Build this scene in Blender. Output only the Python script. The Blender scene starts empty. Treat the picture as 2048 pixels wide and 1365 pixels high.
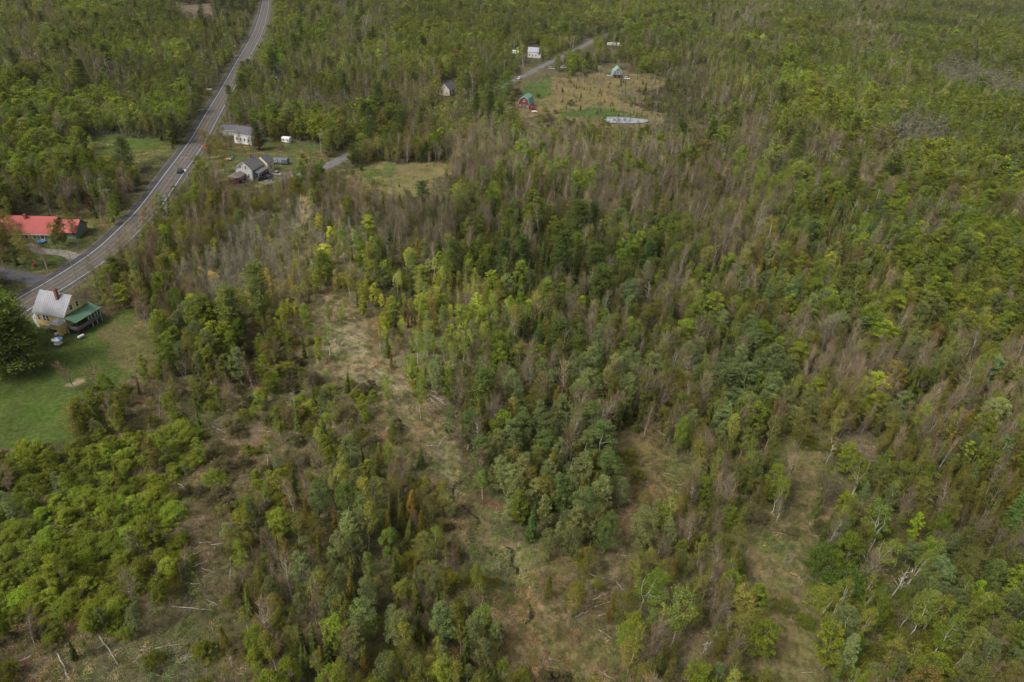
import bpy, math, random
import numpy as np
from mathutils import Matrix, Vector

# ------------------------------------------------------------------ camera, world, sun, exposure
S = bpy.context.scene
COL = S.collection
F_PX, CAM_H = 1400.0, 98.0
PITCH, ROLL = math.radians(31), math.radians(3.5)
fw = np.array([0, math.cos(PITCH), -math.sin(PITCH)])
_r0 = np.array([1.0, 0, 0]); _u0 = np.cross(_r0, fw)
up = _u0 * math.cos(ROLL) - _r0 * math.sin(ROLL)
rt = _r0 * math.cos(ROLL) + _u0 * math.sin(ROLL)
CAM = np.array([0, 0, CAM_H])
cd = bpy.data.cameras.new('camera'); cam = bpy.data.objects.new('camera', cd); COL.objects.link(cam)
cd.sensor_width = 36; cd.lens = 36 * F_PX / 2048; cd.clip_start = 1; cd.clip_end = 9000
M = Matrix.Identity(4)
for i in range(3):
    M[i][0], M[i][1], M[i][2], M[i][3] = rt[i], up[i], -fw[i], CAM[i]
cam.matrix_world = M
S.camera = cam

SUN_EL, SUN_AZ = math.radians(50), math.radians(-128)     # azimuth measured from +Y towards +X
W = bpy.data.worlds.new('World'); S.world = W; W.use_nodes = True
nt = W.node_tree; nt.nodes.clear()
sky = nt.nodes.new('ShaderNodeTexSky'); sky.sky_type = 'NISHITA'; sky.sun_disc = False
sky.sun_elevation = SUN_EL; sky.sun_rotation = SUN_AZ
sky.air_density = 0.9; sky.dust_density = 7.0; sky.ozone_density = 0.3
bg = nt.nodes.new('ShaderNodeBackground'); bg.inputs['Strength'].default_value = 0.11
wo = nt.nodes.new('ShaderNodeOutputWorld')
hs = nt.nodes.new('ShaderNodeHueSaturation'); hs.inputs['Saturation'].default_value = 0.35      # overcast: the cloud veil greys the sky
nt.links.new(sky.outputs[0], hs.inputs['Color']); nt.links.new(hs.outputs[0], bg.inputs[0]); nt.links.new(bg.outputs[0], wo.inputs[0])
sl = bpy.data.lights.new('sun', 'SUN'); sl.energy = 1.5; sl.angle = math.radians(14); sl.color = (1.0, 0.91, 0.76)
so = bpy.data.objects.new('sun', sl); COL.objects.link(so)
sd = Vector((math.sin(SUN_AZ) * math.cos(SUN_EL), math.cos(SUN_AZ) * math.cos(SUN_EL), math.sin(SUN_EL)))
so.rotation_euler = (-sd).to_track_quat('-Z', 'Y').to_euler(); so.location = (0, 0, 300)
S.view_settings.view_transform = 'Standard'; S.view_settings.look = 'None'
S.view_settings.gamma = 1; S.view_settings.use_curve_mapping = False
S.view_settings.exposure = 0.47
S.cycles.max_bounces = 4; S.cycles.diffuse_bounces = 3; S.cycles.glossy_bounces = 2
S.cycles.transmission_bounces = 2

# ------------------------------------------------------------------ helpers
rng = np.random.default_rng(7); random.seed(7)

def P(px, py, z=0.0):
    """world point at height z that stands at a place of the photograph"""
    d = fw + rt * ((px - 1024) / F_PX) - up * ((py - 682.5) / F_PX)
    return CAM + d * ((z - CAM_H) / d[2])

def proj(x, y, z):
    x, y, z = np.broadcast_arrays(np.asarray(x, float), y, z)
    d = np.stack([x, y, z], -1) - CAM
    w = d @ fw
    return 1024 + F_PX * (d @ rt) / w, 682.5 - F_PX * (d @ up) / w, w

def _h(ix, iy, s):
    n = (ix.astype(np.int64) * 374761393 + iy.astype(np.int64) * 668265263 + s * 1442695041) & 0x7fffffff
    n = ((n ^ (n >> 13)) * 1274126177) & 0x7fffffff
    return ((n ^ (n >> 16)) & 0xffff) / 65535.0

def noise(x, y, sc, s=0):
    x = np.asarray(x, float) / sc + 1000; y = np.asarray(y, float) / sc + 1000
    ix, iy = np.floor(x), np.floor(y); fx, fy = x - ix, y - iy
    fx, fy = fx * fx * (3 - 2 * fx), fy * fy * (3 - 2 * fy)
    a, b = _h(ix, iy, s), _h(ix + 1, iy, s); c, d = _h(ix, iy + 1, s), _h(ix + 1, iy + 1, s)
    return (a * (1 - fx) + b * fx) * (1 - fy) + (c * (1 - fx) + d * fx) * fy

def fbm(x, y, sc, s=0):
    return (noise(x, y, sc, s) * .5 + noise(x, y, sc / 2.1, s + 1) * .3 + noise(x, y, sc / 4.3, s + 2) * .2)

def inpoly(px, py, poly):
    r = np.zeros(np.shape(px), bool); n = len(poly)
    for i in range(n):
        x1, y1 = poly[i]; x2, y2 = poly[(i + 1) % n]
        if y1 == y2: continue
        c = ((y1 > py) != (y2 > py)) & (px < (x2 - x1) * (py - y1) / (y2 - y1) + x1)
        r ^= c
    return r

def segdist(x, y, pts):
    d = np.full(np.shape(x), 1e9)
    for (ax, ay), (bx, by) in zip(pts[:-1], pts[1:]):
        vx, vy = bx - ax, by - ay
        t = np.clip(((x - ax) * vx + (y - ay) * vy) / (vx * vx + vy * vy), 0, 1)
        d = np.minimum(d, np.hypot(x - ax - t * vx, y - ay - t * vy))
    return d

def smooth(pts, n=6):
    p = np.array(pts, float); out = []
    q = np.vstack([2 * p[0] - p[1], p, 2 * p[-1] - p[-2]])
    for i in range(1, len(q) - 2):
        for k in range(n):
            t = k / n
            out.append(.5 * ((2 * q[i]) + (-q[i-1] + q[i+1]) * t + (2*q[i-1] - 5*q[i] + 4*q[i+1] - q[i+2]) * t*t + (-q[i-1] + 3*q[i] - 3*q[i+1] + q[i+2]) * t**3))
    out.append(p[-1]); return np.array(out)

# ---- materials
MATS = {}
def mat(name, col, rough=.8, var=.18, scale=3.0, metal=0.0, bump=0.0, col2=None):
    if name in MATS: return MATS[name]
    m = bpy.data.materials.new(name); m.use_nodes = True; n = m.node_tree
    b = n.nodes['Principled BSDF']; b.inputs['Roughness'].default_value = rough; b.inputs['Metallic'].default_value = metal
    tc = n.nodes.new('ShaderNodeTexCoord'); nz = n.nodes.new('ShaderNodeTexNoise')
    nz.inputs['Scale'].default_value = scale; nz.inputs['Detail'].default_value = 5
    n.links.new(tc.outputs['Object'], nz.inputs['Vector'])
    mx = n.nodes.new('ShaderNodeMix'); mx.data_type = 'RGBA'
    c2 = col2 or tuple(c * (1 + var * 1.6) for c in col)
    mx.inputs[6].default_value = (*[c * (1 - var * 1.6) if col2 is None else c for c in col], 1)
    mx.inputs[7].default_value = (*c2, 1)
    mr = n.nodes.new('ShaderNodeMapRange'); mr.inputs[1].default_value = .3; mr.inputs[2].default_value = .7
    n.links.new(nz.outputs[0], mr.inputs[0]); n.links.new(mr.outputs[0], mx.inputs[0])
    n.links.new(mx.outputs[2], b.inputs['Base Color'])
    if bump:
        bp = n.nodes.new('ShaderNodeBump'); bp.inputs['Strength'].default_value = bump; bp.inputs['Distance'].default_value = .05
        n.links.new(nz.outputs[0], bp.inputs['Height']); n.links.new(bp.outputs[0], b.inputs['Normal'])
    MATS[name] = m; return m

def leaf_mat(name, transl=.3, lo=.62, hi=1.45):
    m = bpy.data.materials.new(name); m.use_nodes = True; n = m.node_tree; n.nodes.clear()
    a = n.nodes.new('ShaderNodeAttribute'); a.attribute_type = 'INSTANCER'; a.attribute_name = 'tint'
    g = n.nodes.new('ShaderNodeNewGeometry')
    mr = n.nodes.new('ShaderNodeMapRange'); mr.inputs[3].default_value = lo; mr.inputs[4].default_value = hi
    n.links.new(g.outputs['Random Per Island'], mr.inputs[0])
    vm = n.nodes.new('ShaderNodeVectorMath'); vm.operation = 'SCALE'
    n.links.new(a.outputs['Color'], vm.inputs[0]); n.links.new(mr.outputs[0], vm.inputs['Scale'])
    d = n.nodes.new('ShaderNodeBsdfDiffuse'); t = n.nodes.new('ShaderNodeBsdfTranslucent')
    tc = n.nodes.new('ShaderNodeTexCoord'); nz = n.nodes.new('ShaderNodeTexNoise'); nz.inputs['Scale'].default_value = .55; nz.inputs['Detail'].default_value = 3
    n.links.new(tc.outputs['Object'], nz.inputs['Vector'])
    cr = n.nodes.new('ShaderNodeValToRGB'); cr.color_ramp.elements[0].position = .32; cr.color_ramp.elements[0].color = (.80, .86, .95, 1); cr.color_ramp.elements[1].position = .68; cr.color_ramp.elements[1].color = (1.22, 1.14, .92, 1)
    n.links.new(nz.outputs[0], cr.inputs[0])
    v2 = n.nodes.new('ShaderNodeVectorMath'); v2.operation = 'MULTIPLY'; n.links.new(vm.outputs[0], v2.inputs[0]); n.links.new(cr.outputs[0], v2.inputs[1])
    n.links.new(v2.outputs[0], d.inputs[0]); n.links.new(v2.outputs[0], t.inputs[0])
    ms = n.nodes.new('ShaderNodeMixShader'); ms.inputs[0].default_value = transl
    o = n.nodes.new('ShaderNodeOutputMaterial')
    n.links.new(d.outputs[0], ms.inputs[1]); n.links.new(t.outputs[0], ms.inputs[2]); n.links.new(ms.outputs[0], o.inputs[0])
    MATS[name] = m; return m

leaf_mat('leaves', .38); leaf_mat('needles', .08, .6, 1.4); leaf_mat('twigs', 0.0, .55, 1.5)
mat('bark_white', (.60, .58, .53), .8, .25, 6, col2=(.34, .32, .29))
mat('bark_grey', (.17, .155, .13), .9, .3, 3)
mat('bark_pale', (.34, .32, .27), .9, .3, 3)
mat('bark_brown', (.12, .09, .065), .9, .3, 3)
mat('bark_dead', (.33, .31, .275), .9, .25, 3)

# ---- mesh builder
class MB:
    def __init__(s): s.v = []; s.f = []; s.m = []
    def add(s, vs, fs, m=0):
        b = len(s.v); s.v.extend([tuple(map(float, v)) for v in vs]); s.f.extend([tuple(i + b for i in f) for f in fs]); s.m.extend([m] * len(fs)); return s
    def box(s, x0, x1, y0, y1, z0, z1, m=0):
        return s.add([(x0,y0,z0),(x1,y0,z0),(x1,y1,z0),(x0,y1,z0),(x0,y0,z1),(x1,y0,z1),(x1,y1,z1),(x0,y1,z1)],
                     [(0,3,2,1),(4,5,6,7),(0,1,5,4),(1,2,6,5),(2,3,7,6),(3,0,4,7)], m)
    def tube(s, pts, rs, n=6, m=0, cap=True):
        pts = [np.array(p, float) for p in pts]; vs = []
        for i, p in enumerate(pts):
            d = pts[min(i+1, len(pts)-1)] - pts[max(i-1, 0)]; d = d / (np.linalg.norm(d) + 1e-9)
            a = np.cross(d, (0, 0, 1) if abs(d[2]) < .9 else (1, 0, 0)); a /= np.linalg.norm(a); b = np.cross(d, a)
            for k in range(n):
                t = 2 * math.pi * k / n; vs.append(p + (a * math.cos(t) + b * math.sin(t)) * rs[i])
        fs = [(i*n + k, i*n + (k+1) % n, (i+1)*n + (k+1) % n, (i+1)*n + k) for i in range(len(pts)-1) for k in range(n)]
        if cap: fs += [tuple(range(n-1, -1, -1)), tuple(range((len(pts)-1)*n, len(pts)*n))]
        return s.add(vs, fs, m)
    def extrude(s, prof, x0, x1, m=0):
        """prof: (y,z) polygon, extruded along x"""
        n = len(prof); vs = [(x0, y, z) for y, z in prof] + [(x1, y, z) for y, z in prof]
        return s.add(vs, [tuple(range(n-1, -1, -1)), tuple(range(n, 2*n))] + [(k, (k+1) % n, (k+1) % n + n, k + n) for k in range(n)], m)
    def mesh(s, name, mats):
        me = bpy.data.meshes.new(name); me.from_pydata(s.v, [], s.f)
        for x in mats: me.materials.append(x if not isinstance(x, str) else MATS[x])
        if len(mats) > 1: me.polygons.foreach_set('material_index', s.m)
        return me
    def build(s, name, mats, parent=None, loc=None, rz=None):
        if not isinstance(mats, (list, tuple)): mats = [mats]
        o = bpy.data.objects.new(name, s.mesh(name, mats)); COL.objects.link(o)
        if parent: o.parent = parent
        if loc is not None: o.location = loc
        if rz is not None: o.rotation_euler.z = rz
        return o

def tag(o, label=None, cat=None, group=None, kind=None):
    if label: o['label'] = label
    if cat: o['category'] = cat
    if group: o['group'] = group
    if kind: o['kind'] = kind
    return o

def empty(name, loc, rz, label, cat, group=None):
    o = bpy.data.objects.new(name, None); COL.objects.link(o); o.empty_display_size = .2
    o.location = loc; o.rotation_euler.z = rz
    return tag(o, label, cat, group)

def where(px, py):
    return f'{px/20.48:.0f}% across and {py/13.65:.0f}% down the photo'

# ------------------------------------------------------------------ road lines in the world
def line(pts): return smooth([P(*p)[:2] for p in pts])
ROAD = line([(-60,690),(0,645),(20,627),(60,600),(105,574),(165,536),(215,500),(262,456),(300,415),(345,353),(395,283),(424,232),(454,180),(486,120),(513,71),(526,33),(532,0),(536,-40),(540,-90)])
LANE = line([(560,356),(600,350),(640,338),(668,326),(720,300),(790,270),(880,225),(960,190),(1035,158),(1068,142),(1095,128),(1150,101),(1175,88),(1200,75),(1240,60),(1300,42)])
DRIVE = line([(-40,536),(0,545),(50,554),(85,562),(108,570)])
DRIVE2 = line([(50,490),(80,502),(133,508),(168,527)])
DRIVE3 = line([(545,356),(575,352),(600,350)])

# ------------------------------------------------------------------ vegetation map, in places of the photograph
ROWS = ["oggdgogggggogogg", "gogoooogkkdogppp", "ggdoogobbbbbyopp", "ooooybbcdbcccygp", "oobbyydyddbcccgg",
        "wwggkfyyccclcocc", "wgkkkkfcllolmbcc", "ssskkyklllmmmmcc", "ssskmlckllmmfmmc", "sskkmlmmfmmmfmmm", "kkkkmmmlfmmmfmmm"]
ROWS = [(r + r[-1] * 16)[:16] for r in ROWS]
# species order
SP = ['spruce', 'aspen', 'birch', 'maple', 'olive', 'bare', 'cedar', 'pine', 'shrub']
MIX = {  # spruce aspen birch maple olive bare cedar pine shrub , density
 'o': ([.14, .06, .08, .14, .29, .24, .02, .012, .03], 1.0),
 'g': ([.16, .13, .10, .36, .17, .06, .02, .008, .01], 1.0),
 'p': ([.08, .14, .20, .36, .15, .05, .01, .0, .01], 1.1),
 'd': ([.62, .03, .03, .08, .08, .08, .03, .02, .01], 1.1),
 'b': ([.16, .03, .04, .06, .16, .49, .06, .006, .0], 1.15),
 'c': ([.21, .08, .06, .07, .18, .17, .24, .004, .0], 1.1),
 'l': ([.14, .56, .08, .04, .03, .03, .10, .0, .02], .95),
 'y': ([.10, .14, .27, .20, .12, .12, .03, .004, .02], .9),
 'k': ([.06, .05, .07, .07, .12, .09, .03, .0, .51], .55),
 's': ([.01, .02, .01, .05, .02, .01, .01, .0, .87], 1.0),
 'm': ([.08, .09, .20, .10, .19, .15, .07, .0, .14], 1.0),
 'f': ([.02, .02, .04, .03, .04, .06, .01, .0, .78], .16),
 'w': ([.0, .0, .0, .0, .0, .0, .0, .0, 1.0], .0)}
TYPES = list(MIX)
GRID = np.array([[TYPES.index(c) for c in r] for r in ROWS])
MIXA = np.array([np.array(MIX[t][0]) / sum(MIX[t][0]) for t in TYPES]); DENS = np.array([MIX[t][1] for t in TYPES])

def celltype(px, py, x, y):
    jx = (fbm(x, y, 30, 11) - .5) * 190; jy = (fbm(x, y, 30, 23) - .5) * 170
    c = np.clip(((px + jx) / 128).astype(int), 0, 15); r = np.clip(((py + jy) / 124.1).astype(int), 0, 10)
    return GRID[r, c]

# open places: polygon in the photograph, colour of the ground, share of trees, share of brush that stays
STRAW, LAWN, DIRT, SLASH = (.19, .155, .075), (.085, .118, .027), (.15, .105, .07), (.165, .13, .09)
GOLD, FIELD, PALE = (.24, .17, .08), (.085, .13, .028), (.34, .28, .18)
ZONES = [
 ([(-80,700),(60,668),(130,676),(205,625),(265,625),(300,650),(300,700),(262,742),(190,790),(150,800),(150,850),(110,880),(0,905),(-80,905)], LAWN, .0, .0),
 ([(190,640),(300,640),(330,700),(290,745),(215,740)], (.13,.12,.05), .0, .15),
 ([(120,765),(160,758),(168,772),(150,782)], PALE, 0, 0),
 ([(-10,885),(40,882),(45,900),(0,905)], SLASH, 0, 0),
 ([(165,268),(250,272),(342,286),(345,300),(322,330),(285,325),(215,312),(165,300)], FIELD, 0, .03),
 ([(100,440),(280,420),(275,440),(170,500),(60,560),(0,530),(0,470),(50,480)], (.10,.115,.04), .12, .25),
 ([(390,330),(470,290),(560,282),(640,286),(650,320),(610,360),(520,368),(420,368)], (.10,.12,.04), .03, .15),
 ([(680,352),(760,327),(905,322),(915,350),(860,382),(800,405),(720,395),(690,375)], (.20,.17,.075), .02, .1),
 ([(720,338),(790,330),(800,350),(730,372)], (.11,.14,.045), .02, .1),
 ([(1040,195),(1095,160),(1180,150),(1300,150),(1340,168),(1300,178),(1210,182),(1250,205),(1335,240),(1290,262),(1200,255),(1090,230),(1035,238)], (.215,.165,.075), .10, .22),
 ([(1045,165),(1100,158),(1100,200),(1050,195)], FIELD, .04, .1),
 ([(1120,212),(1220,215),(1300,238),(1200,240),(1120,232)], FIELD, .02, .05),
 ([(350,8),(420,8),(430,30),(370,35)], SLASH, .05, .1),
 ([(640,560),(672,565),(690,640),(745,650),(760,700),(830,770),(890,790),(905,840),(905,930),(925,1000),(890,980),(850,900),(800,840),(735,780),(660,715),(620,660)], (.25,.21,.125), .14, .38),
 ([(640,640),(720,655),(765,735),(800,775),(730,745),(660,700)], PALE, .10, .3),
 ([(850,780),(920,785),(915,840),(860,830)], SLASH, .0, .15),
 ([(430,845),(520,830),(520,900),(495,975),(420,1005),(400,960),(450,920)], SLASH, 0.07, 0.46),
 ([(360,1010),(430,1030),(450,1140),(440,1230),(330,1230),(390,1130)], (.17,.125,.08), 0.07, 0.63),
 ([(-30,1320),(120,1300),(260,1290),(420,1280),(420,1400),(-30,1400)], (.14,.12,.075), .1, .6),
 ([(1215,850),(1290,865),(1400,930),(1330,1000),(1225,990)], STRAW, 0.12, 0.63),
 ([(1225,990),(1310,1010),(1290,1100),(1240,1200),(1190,1190),(1215,1080)], (.22,.17,.10), 0.10, 0.53),
 ([(1560,860),(1650,850),(1660,960),(1590,1060),(1570,1000)], STRAW, 0.09, 0.53),
 ([(1480,1070),(1600,1050),(1620,1180),(1640,1400),(1500,1400),(1530,1190)], STRAW, 0.07, 0.29),
 ([(1000,1135),(1095,1165),(1090,1235),(1010,1240),(1020,1180)], GOLD, .02, .1),
 ([(1050,1260),(1180,1250),(1260,1290),(1230,1400),(1060,1400)], STRAW, 0.11, 0.53),
 ([(900,950),(960,990),(1010,1100),(1040,1240),(1000,1240),(960,1090),(900,1000)], (.17,.13,.075), 0.09, 0.63),
 ([(970,985),(1010,985),(1010,1030),(975,1025)], (.15,.085,.055), .0, .1),
 ([(1660,870),(1830,890),(1740,930),(1660,920)], (.15,.12,.085), .25, .5),
 ([(1030,680),(1080,700),(1070,730),(1030,720)], (.17,.10,.07), .1, .2),
]
# places that must stay open for the buildings and the roads to be seen: (px, py, rx, ry)
KEEP = [(130,640,85,62),(70,440,36,24),(500,330,62,38),(478,268,38,20),(563,322,22,14),(120,685,20,12),(411,290,12,20),(360,338,24,20),
        (1056,203,20,20),(1067,104,17,14),(1236,148,40,20),(900,172,19,10),(1030,105,8,5),(1104,138,12,7),(1126,135,10,7),(1250,241,46,5),
        (1226,89,12,4),(574,284,9,5), (262,296,78,20), (800,352,95,18),(1065,220,16,10),(1068,143,30,14),(1172,88,18,9),(675,325,28,14),(143,768,26,16),(551,135,12,6)]

def build_ground():
    t = [];  y = 12.0
    while y < 4200: t.append(y); y += max(.45, .0062 * y)
    ys = np.array([-400, -150, -50] + t); sx = np.linspace(-1, 1, 560); sx = sx * .55 + sx ** 3 * .85
    Y = np.repeat(ys[:, None], 560, 1); X = sx[None, :] * (np.maximum(Y, 0) + 60) * 1.25
    X[:3] = sx[None, :] * 400
    px, py, w = proj(X, Y, 0)
    bad = w < 5; px[bad] = -5000; py[bad] = 3000
    jx = (fbm(X, Y, 7, 3) - .5) * 2; jy = (fbm(X, Y, 7, 5) - .5) * 2
    amp = F_PX / np.maximum(w, 20) * 5
    ppx, ppy = px + jx * amp, py + jy * amp
    ct = celltype(px, py, X, Y)
    base = {'o': (.10,.08,.045), 'g': (.09,.085,.04), 'p': (.09,.09,.04), 'd': (.07,.055,.035), 'b': (.12,.10,.065), 'c': (.10,.08,.05), 'l': (.12,.10,.055),
            'y': (.19,.155,.09), 'm': (.15,.125,.07), 'k': (.16,.125,.075), 's': (.12,.11,.05), 'f': (.22,.17,.095), 'w': LAWN}
    C = np.array([base[t] for t in TYPES])[ct]
    for poly, col, a, b in ZONES:
        C[inpoly(ppx, ppy, poly)] = col
    n = fbm(X, Y, 9, 40); n2 = fbm(X, Y, 2.6, 44)
    C = C * .78 * (.72 + .56 * n[..., None]) * (.8 + .4 * n2[..., None])
    g = np.clip((fbm(X, Y, 5, 60) - .5) * 5, 0, 1)[..., None] * .45        # green growth through the dry grass
    C = C * (1 - g) + C * np.array([.62, .98, .45]) * g
    dr = np.minimum(segdist(X, Y, ROAD) - 7, segdist(X, Y, LANE) - 5)
    v = np.clip(1 - dr / 3, 0, 1)[..., None] * .6
    C = C * (1 - v) + np.array([.11, .105, .055]) * v
    Z = (fbm(X, Y, 22, 80) - .5) * 1.0 + (n2 - .5) * .25
    flat = np.clip((dr - 1) / 14, 0, 1)
    for q in HOUSE_SPOTS: flat *= np.clip((np.hypot(X - q[0], Y - q[1]) - 14) / 12, 0, 1)
    for poly in WATERS: pass
    Z = Z * flat - .02
    sd_ = segdist(X, Y, STREAM); Z -= .5 * np.exp(-(sd_ / 1.6) ** 2)
    dp = np.hypot(X - POND[0], (Y - POND[1]) / 1.0) ; Z -= 0.0 * dp
    nr, nc = X.shape; idx = np.arange(nr * nc).reshape(nr, nc)
    f = np.stack([idx[:-1, :-1], idx[:-1, 1:], idx[1:, 1:], idx[1:, :-1]], -1).reshape(-1, 4)
    me = bpy.data.meshes.new('ground'); me.vertices.add(nr * nc)
    me.vertices.foreach_set('co', np.stack([X, Y, Z], -1).astype(np.float32).ravel())
    me.loops.add(f.size); me.loops.foreach_set('vertex_index', f.ravel().astype(np.int32))
    me.polygons.add(len(f)); me.polygons.foreach_set('loop_start', np.arange(0, f.size, 4, dtype=np.int32))
    me.update(calc_edges=True)
    at = me.color_attributes.new('soil', 'FLOAT_COLOR', 'POINT')
    at.data.foreach_set('color', np.concatenate([C, np.ones(C.shape[:2] + (1,))], -1).astype(np.float32).ravel())
    m = bpy.data.materials.new('soil_and_grass'); m.use_nodes = True; n_ = m.node_tree; b = n_.nodes['Principled BSDF']
    b.inputs['Roughness'].default_value = .95; b.inputs['Specular IOR Level'].default_value = .1
    a = n_.nodes.new('ShaderNodeAttribute'); a.attribute_name = 'soil'
    tc = n_.nodes.new('ShaderNodeTexCoord'); n1 = n_.nodes.new('ShaderNodeTexNoise'); n1.inputs['Scale'].default_value = 1.1; n1.inputs['Detail'].default_value = 8; n1.inputs['Roughness'].default_value = .75
    n_.links.new(tc.outputs['Object'], n1.inputs['Vector'])
    mr = n_.nodes.new('ShaderNodeMapRange'); mr.inputs[1].default_value = .3; mr.inputs[2].default_value = .7; mr.inputs[3].default_value = .45; mr.inputs[4].default_value = 1.55
    n_.links.new(n1.outputs[0], mr.inputs[0])
    vm = n_.nodes.new('ShaderNodeVectorMath'); vm.operation = 'SCALE'
    n_.links.new(a.outputs['Color'], vm.inputs[0]); n_.links.new(mr.outputs[0], vm.inputs['Scale']); n_.links.new(vm.outputs[0], b.inputs['Base Color'])
    bp = n_.nodes.new('ShaderNodeBump'); bp.inputs['Strength'].default_value = .8; bp.inputs['Distance'].default_value = .25
    n_.links.new(n1.outputs[0], bp.inputs['Height']); n_.links.new(bp.outputs[0], b.inputs['Normal'])
    me.materials.append(m)
    o = bpy.data.objects.new('ground', me); COL.objects.link(o); tag(o, 'forest floor with brown litter, dry straw openings and mown lawns', kind='structure')

STREAM = smooth([P(*p)[:2] for p in [(926,958),(905,978),(912,1000),(930,1013),(944,1026),(958,1040),(950,1058),(962,1085),(985,1108),(1019,1096),(1030,1130),(1050,1180),(1062,1228),(1047,1256)]], 5)
POND = P(1250, 243)[:2]; WATERS = []
HOUSE_SPOTS = [P(*p)[:2] for p in [(125,650),(75,455),(500,350),(480,285),(1056,212),(1067,112),(1236,152),(902,180),(1030,108),(563,326),(1228,92)]]
build_ground()

# ------------------------------------------------------------------ roads, markings and water
def ribbon(name, pts, offs, z, m, across=True):
    """sheet along a centre line between cross offsets"""
    p = np.asarray(pts); d = np.gradient(p, axis=0); d /= np.linalg.norm(d, axis=1)[:, None]; nrm = np.stack([d[:, 1], -d[:, 0]], 1)
    vs = []; k = len(offs)
    for i in range(len(p)):
        for o in offs:
            q = p[i] + nrm[i] * o; vs.append((q[0], q[1], z))
    fs = [(i*k + j, (i+1)*k + j, (i+1)*k + j + 1, i*k + j + 1) for i in range(len(p)-1) for j in range(k-1)]
    fs = [f[::-1] for f in fs]
    mb = MB(); mb.add(vs, fs); o = mb.build(name, m)
    at = o.data.attributes.new('across', 'FLOAT', 'POINT'); at.data.foreach_set('value', np.tile(np.array(offs, np.float32), len(p)))
    return o

def road_mat():
    m = bpy.data.materials.new('worn_asphalt'); m.use_nodes = True; n = m.node_tree; b = n.nodes['Principled BSDF']; b.inputs['Roughness'].default_value = .85
    a = n.nodes.new('ShaderNodeAttribute'); a.attribute_name = 'across'
    cr = n.nodes.new('ShaderNodeValToRGB'); mr = n.nodes.new('ShaderNodeMapRange'); mr.inputs[1].default_value = -6.5; mr.inputs[2].default_value = 6.5
    n.links.new(a.outputs['Fac'], mr.inputs[0]); n.links.new(mr.outputs[0], cr.inputs[0])
    def u(x): return (x + 6.5) / 13
    stops = [(-6.5, (0.050,0.050,0.056)), (-3.9, (0.040,0.040,0.046)), (-3.6, (0.086,0.081,0.076)), (-2.7, (0.066,0.061,0.058)), (-1.7, (0.102,0.096,0.088)), (-.9, (0.066,0.061,0.057)), (-.15, (0.086,0.069,0.056)),
             (0, (0.083,0.066,0.053)), (.15, (0.086,0.073,0.059)), (.9, (0.066,0.061,0.057)), (1.7, (0.102,0.096,0.088)), (2.7, (0.066,0.061,0.058)), (3.6, (0.086,0.081,0.076)), (3.9, (0.050,0.050,0.053)), (6.5, (0.056,0.056,0.059))]
    el = cr.color_ramp.elements
    el[0].position = 0; el[0].color = (*stops[0][1], 1); el[1].position = 1; el[1].color = (*stops[-1][1], 1)
    for s_, c in stops[1:-1]:
        e = el.new(u(s_)); e.color = (*c, 1)
    tc = n.nodes.new('ShaderNodeTexCoord'); nz = n.nodes.new('ShaderNodeTexNoise'); nz.inputs['Scale'].default_value = .35; nz.inputs['Detail'].default_value = 8
    n.links.new(tc.outputs['Object'], nz.inputs['Vector'])
    m2 = n.nodes.new('ShaderNodeMapRange'); m2.inputs[1].default_value = .3; m2.inputs[2].default_value = .7; m2.inputs[3].default_value = .75; m2.inputs[4].default_value = 1.25
    n.links.new(nz.outputs[0], m2.inputs[0])
    vm = n.nodes.new('ShaderNodeVectorMath'); vm.operation = 'SCALE'; n.links.new(cr.outputs[0], vm.inputs[0]); n.links.new(m2.outputs[0], vm.inputs['Scale'])
    n.links.new(vm.outputs[0], b.inputs['Base Color']); return m

tag(ribbon('verge', ROAD, [-6.6, -5.6, 0, 5.0, 5.8], .03, mat('gravel_verge', (.12,.105,.07), .95, .3, 1.5)), 'gravel and dry grass verge along the highway', kind='structure')
tag(ribbon('highway', ROAD, [-6.0, -3.9, -3.5, -2.6, -1.7, -.9, 0, .9, 1.7, 2.6, 3.5, 3.9, 5.1], .06, road_mat()), 'two lane asphalt highway with wide dark shoulders', kind='structure')
wp = mat('worn_white_paint', (.62,.62,.60), .7, .3, 1.3, col2=(.22,.22,.21)); op = mat('worn_orange_paint', (.32,.20,.11), .8, .5, .5, col2=(.15,.12,.10))
for o_ in (-3.55, 3.55): tag(ribbon('edge_line', ROAD, [o_ - .10, o_ + .10], .068, wp), 'white edge line painted along the highway', kind='structure')
for o_ in (-.22, .22): tag(ribbon('centre_line', ROAD, [o_ - .07, o_ + .07], .068, op), 'faded orange centre line of the highway', kind='structure')
grey_as = mat('grey_asphalt', (.12,.12,.115), .9, .22, .6)
tag(ribbon('side_road', LANE[8:], [-2.9, -1, 1, 2.9], .05, grey_as), 'narrow grey side road between the fields', kind='structure')
tag(ribbon('driveway', DRIVE, [-2.7, 0, 3.2], .052, mat('dark_asphalt', (.065,.065,.072), .9, .25, .8)), 'dark paved driveway joining the highway by the yellow house', kind='structure')
tag(ribbon('gravel_drive', DRIVE2, [-2, 0, 2], .044, mat('pale_gravel', (.16,.15,.135), .95, .3, .9)), 'pale gravel drive in front of the red roofed house', kind='structure')
tag(ribbon('farm_driveway', line([(520,366),(545,360),(575,352),(598,345)]), [-4.2, 0, 3.6], .056, mat('pale_gravel', (.2,.2,.2))), 'grey gravel parking area beside the farmhouse', kind='structure')

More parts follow.
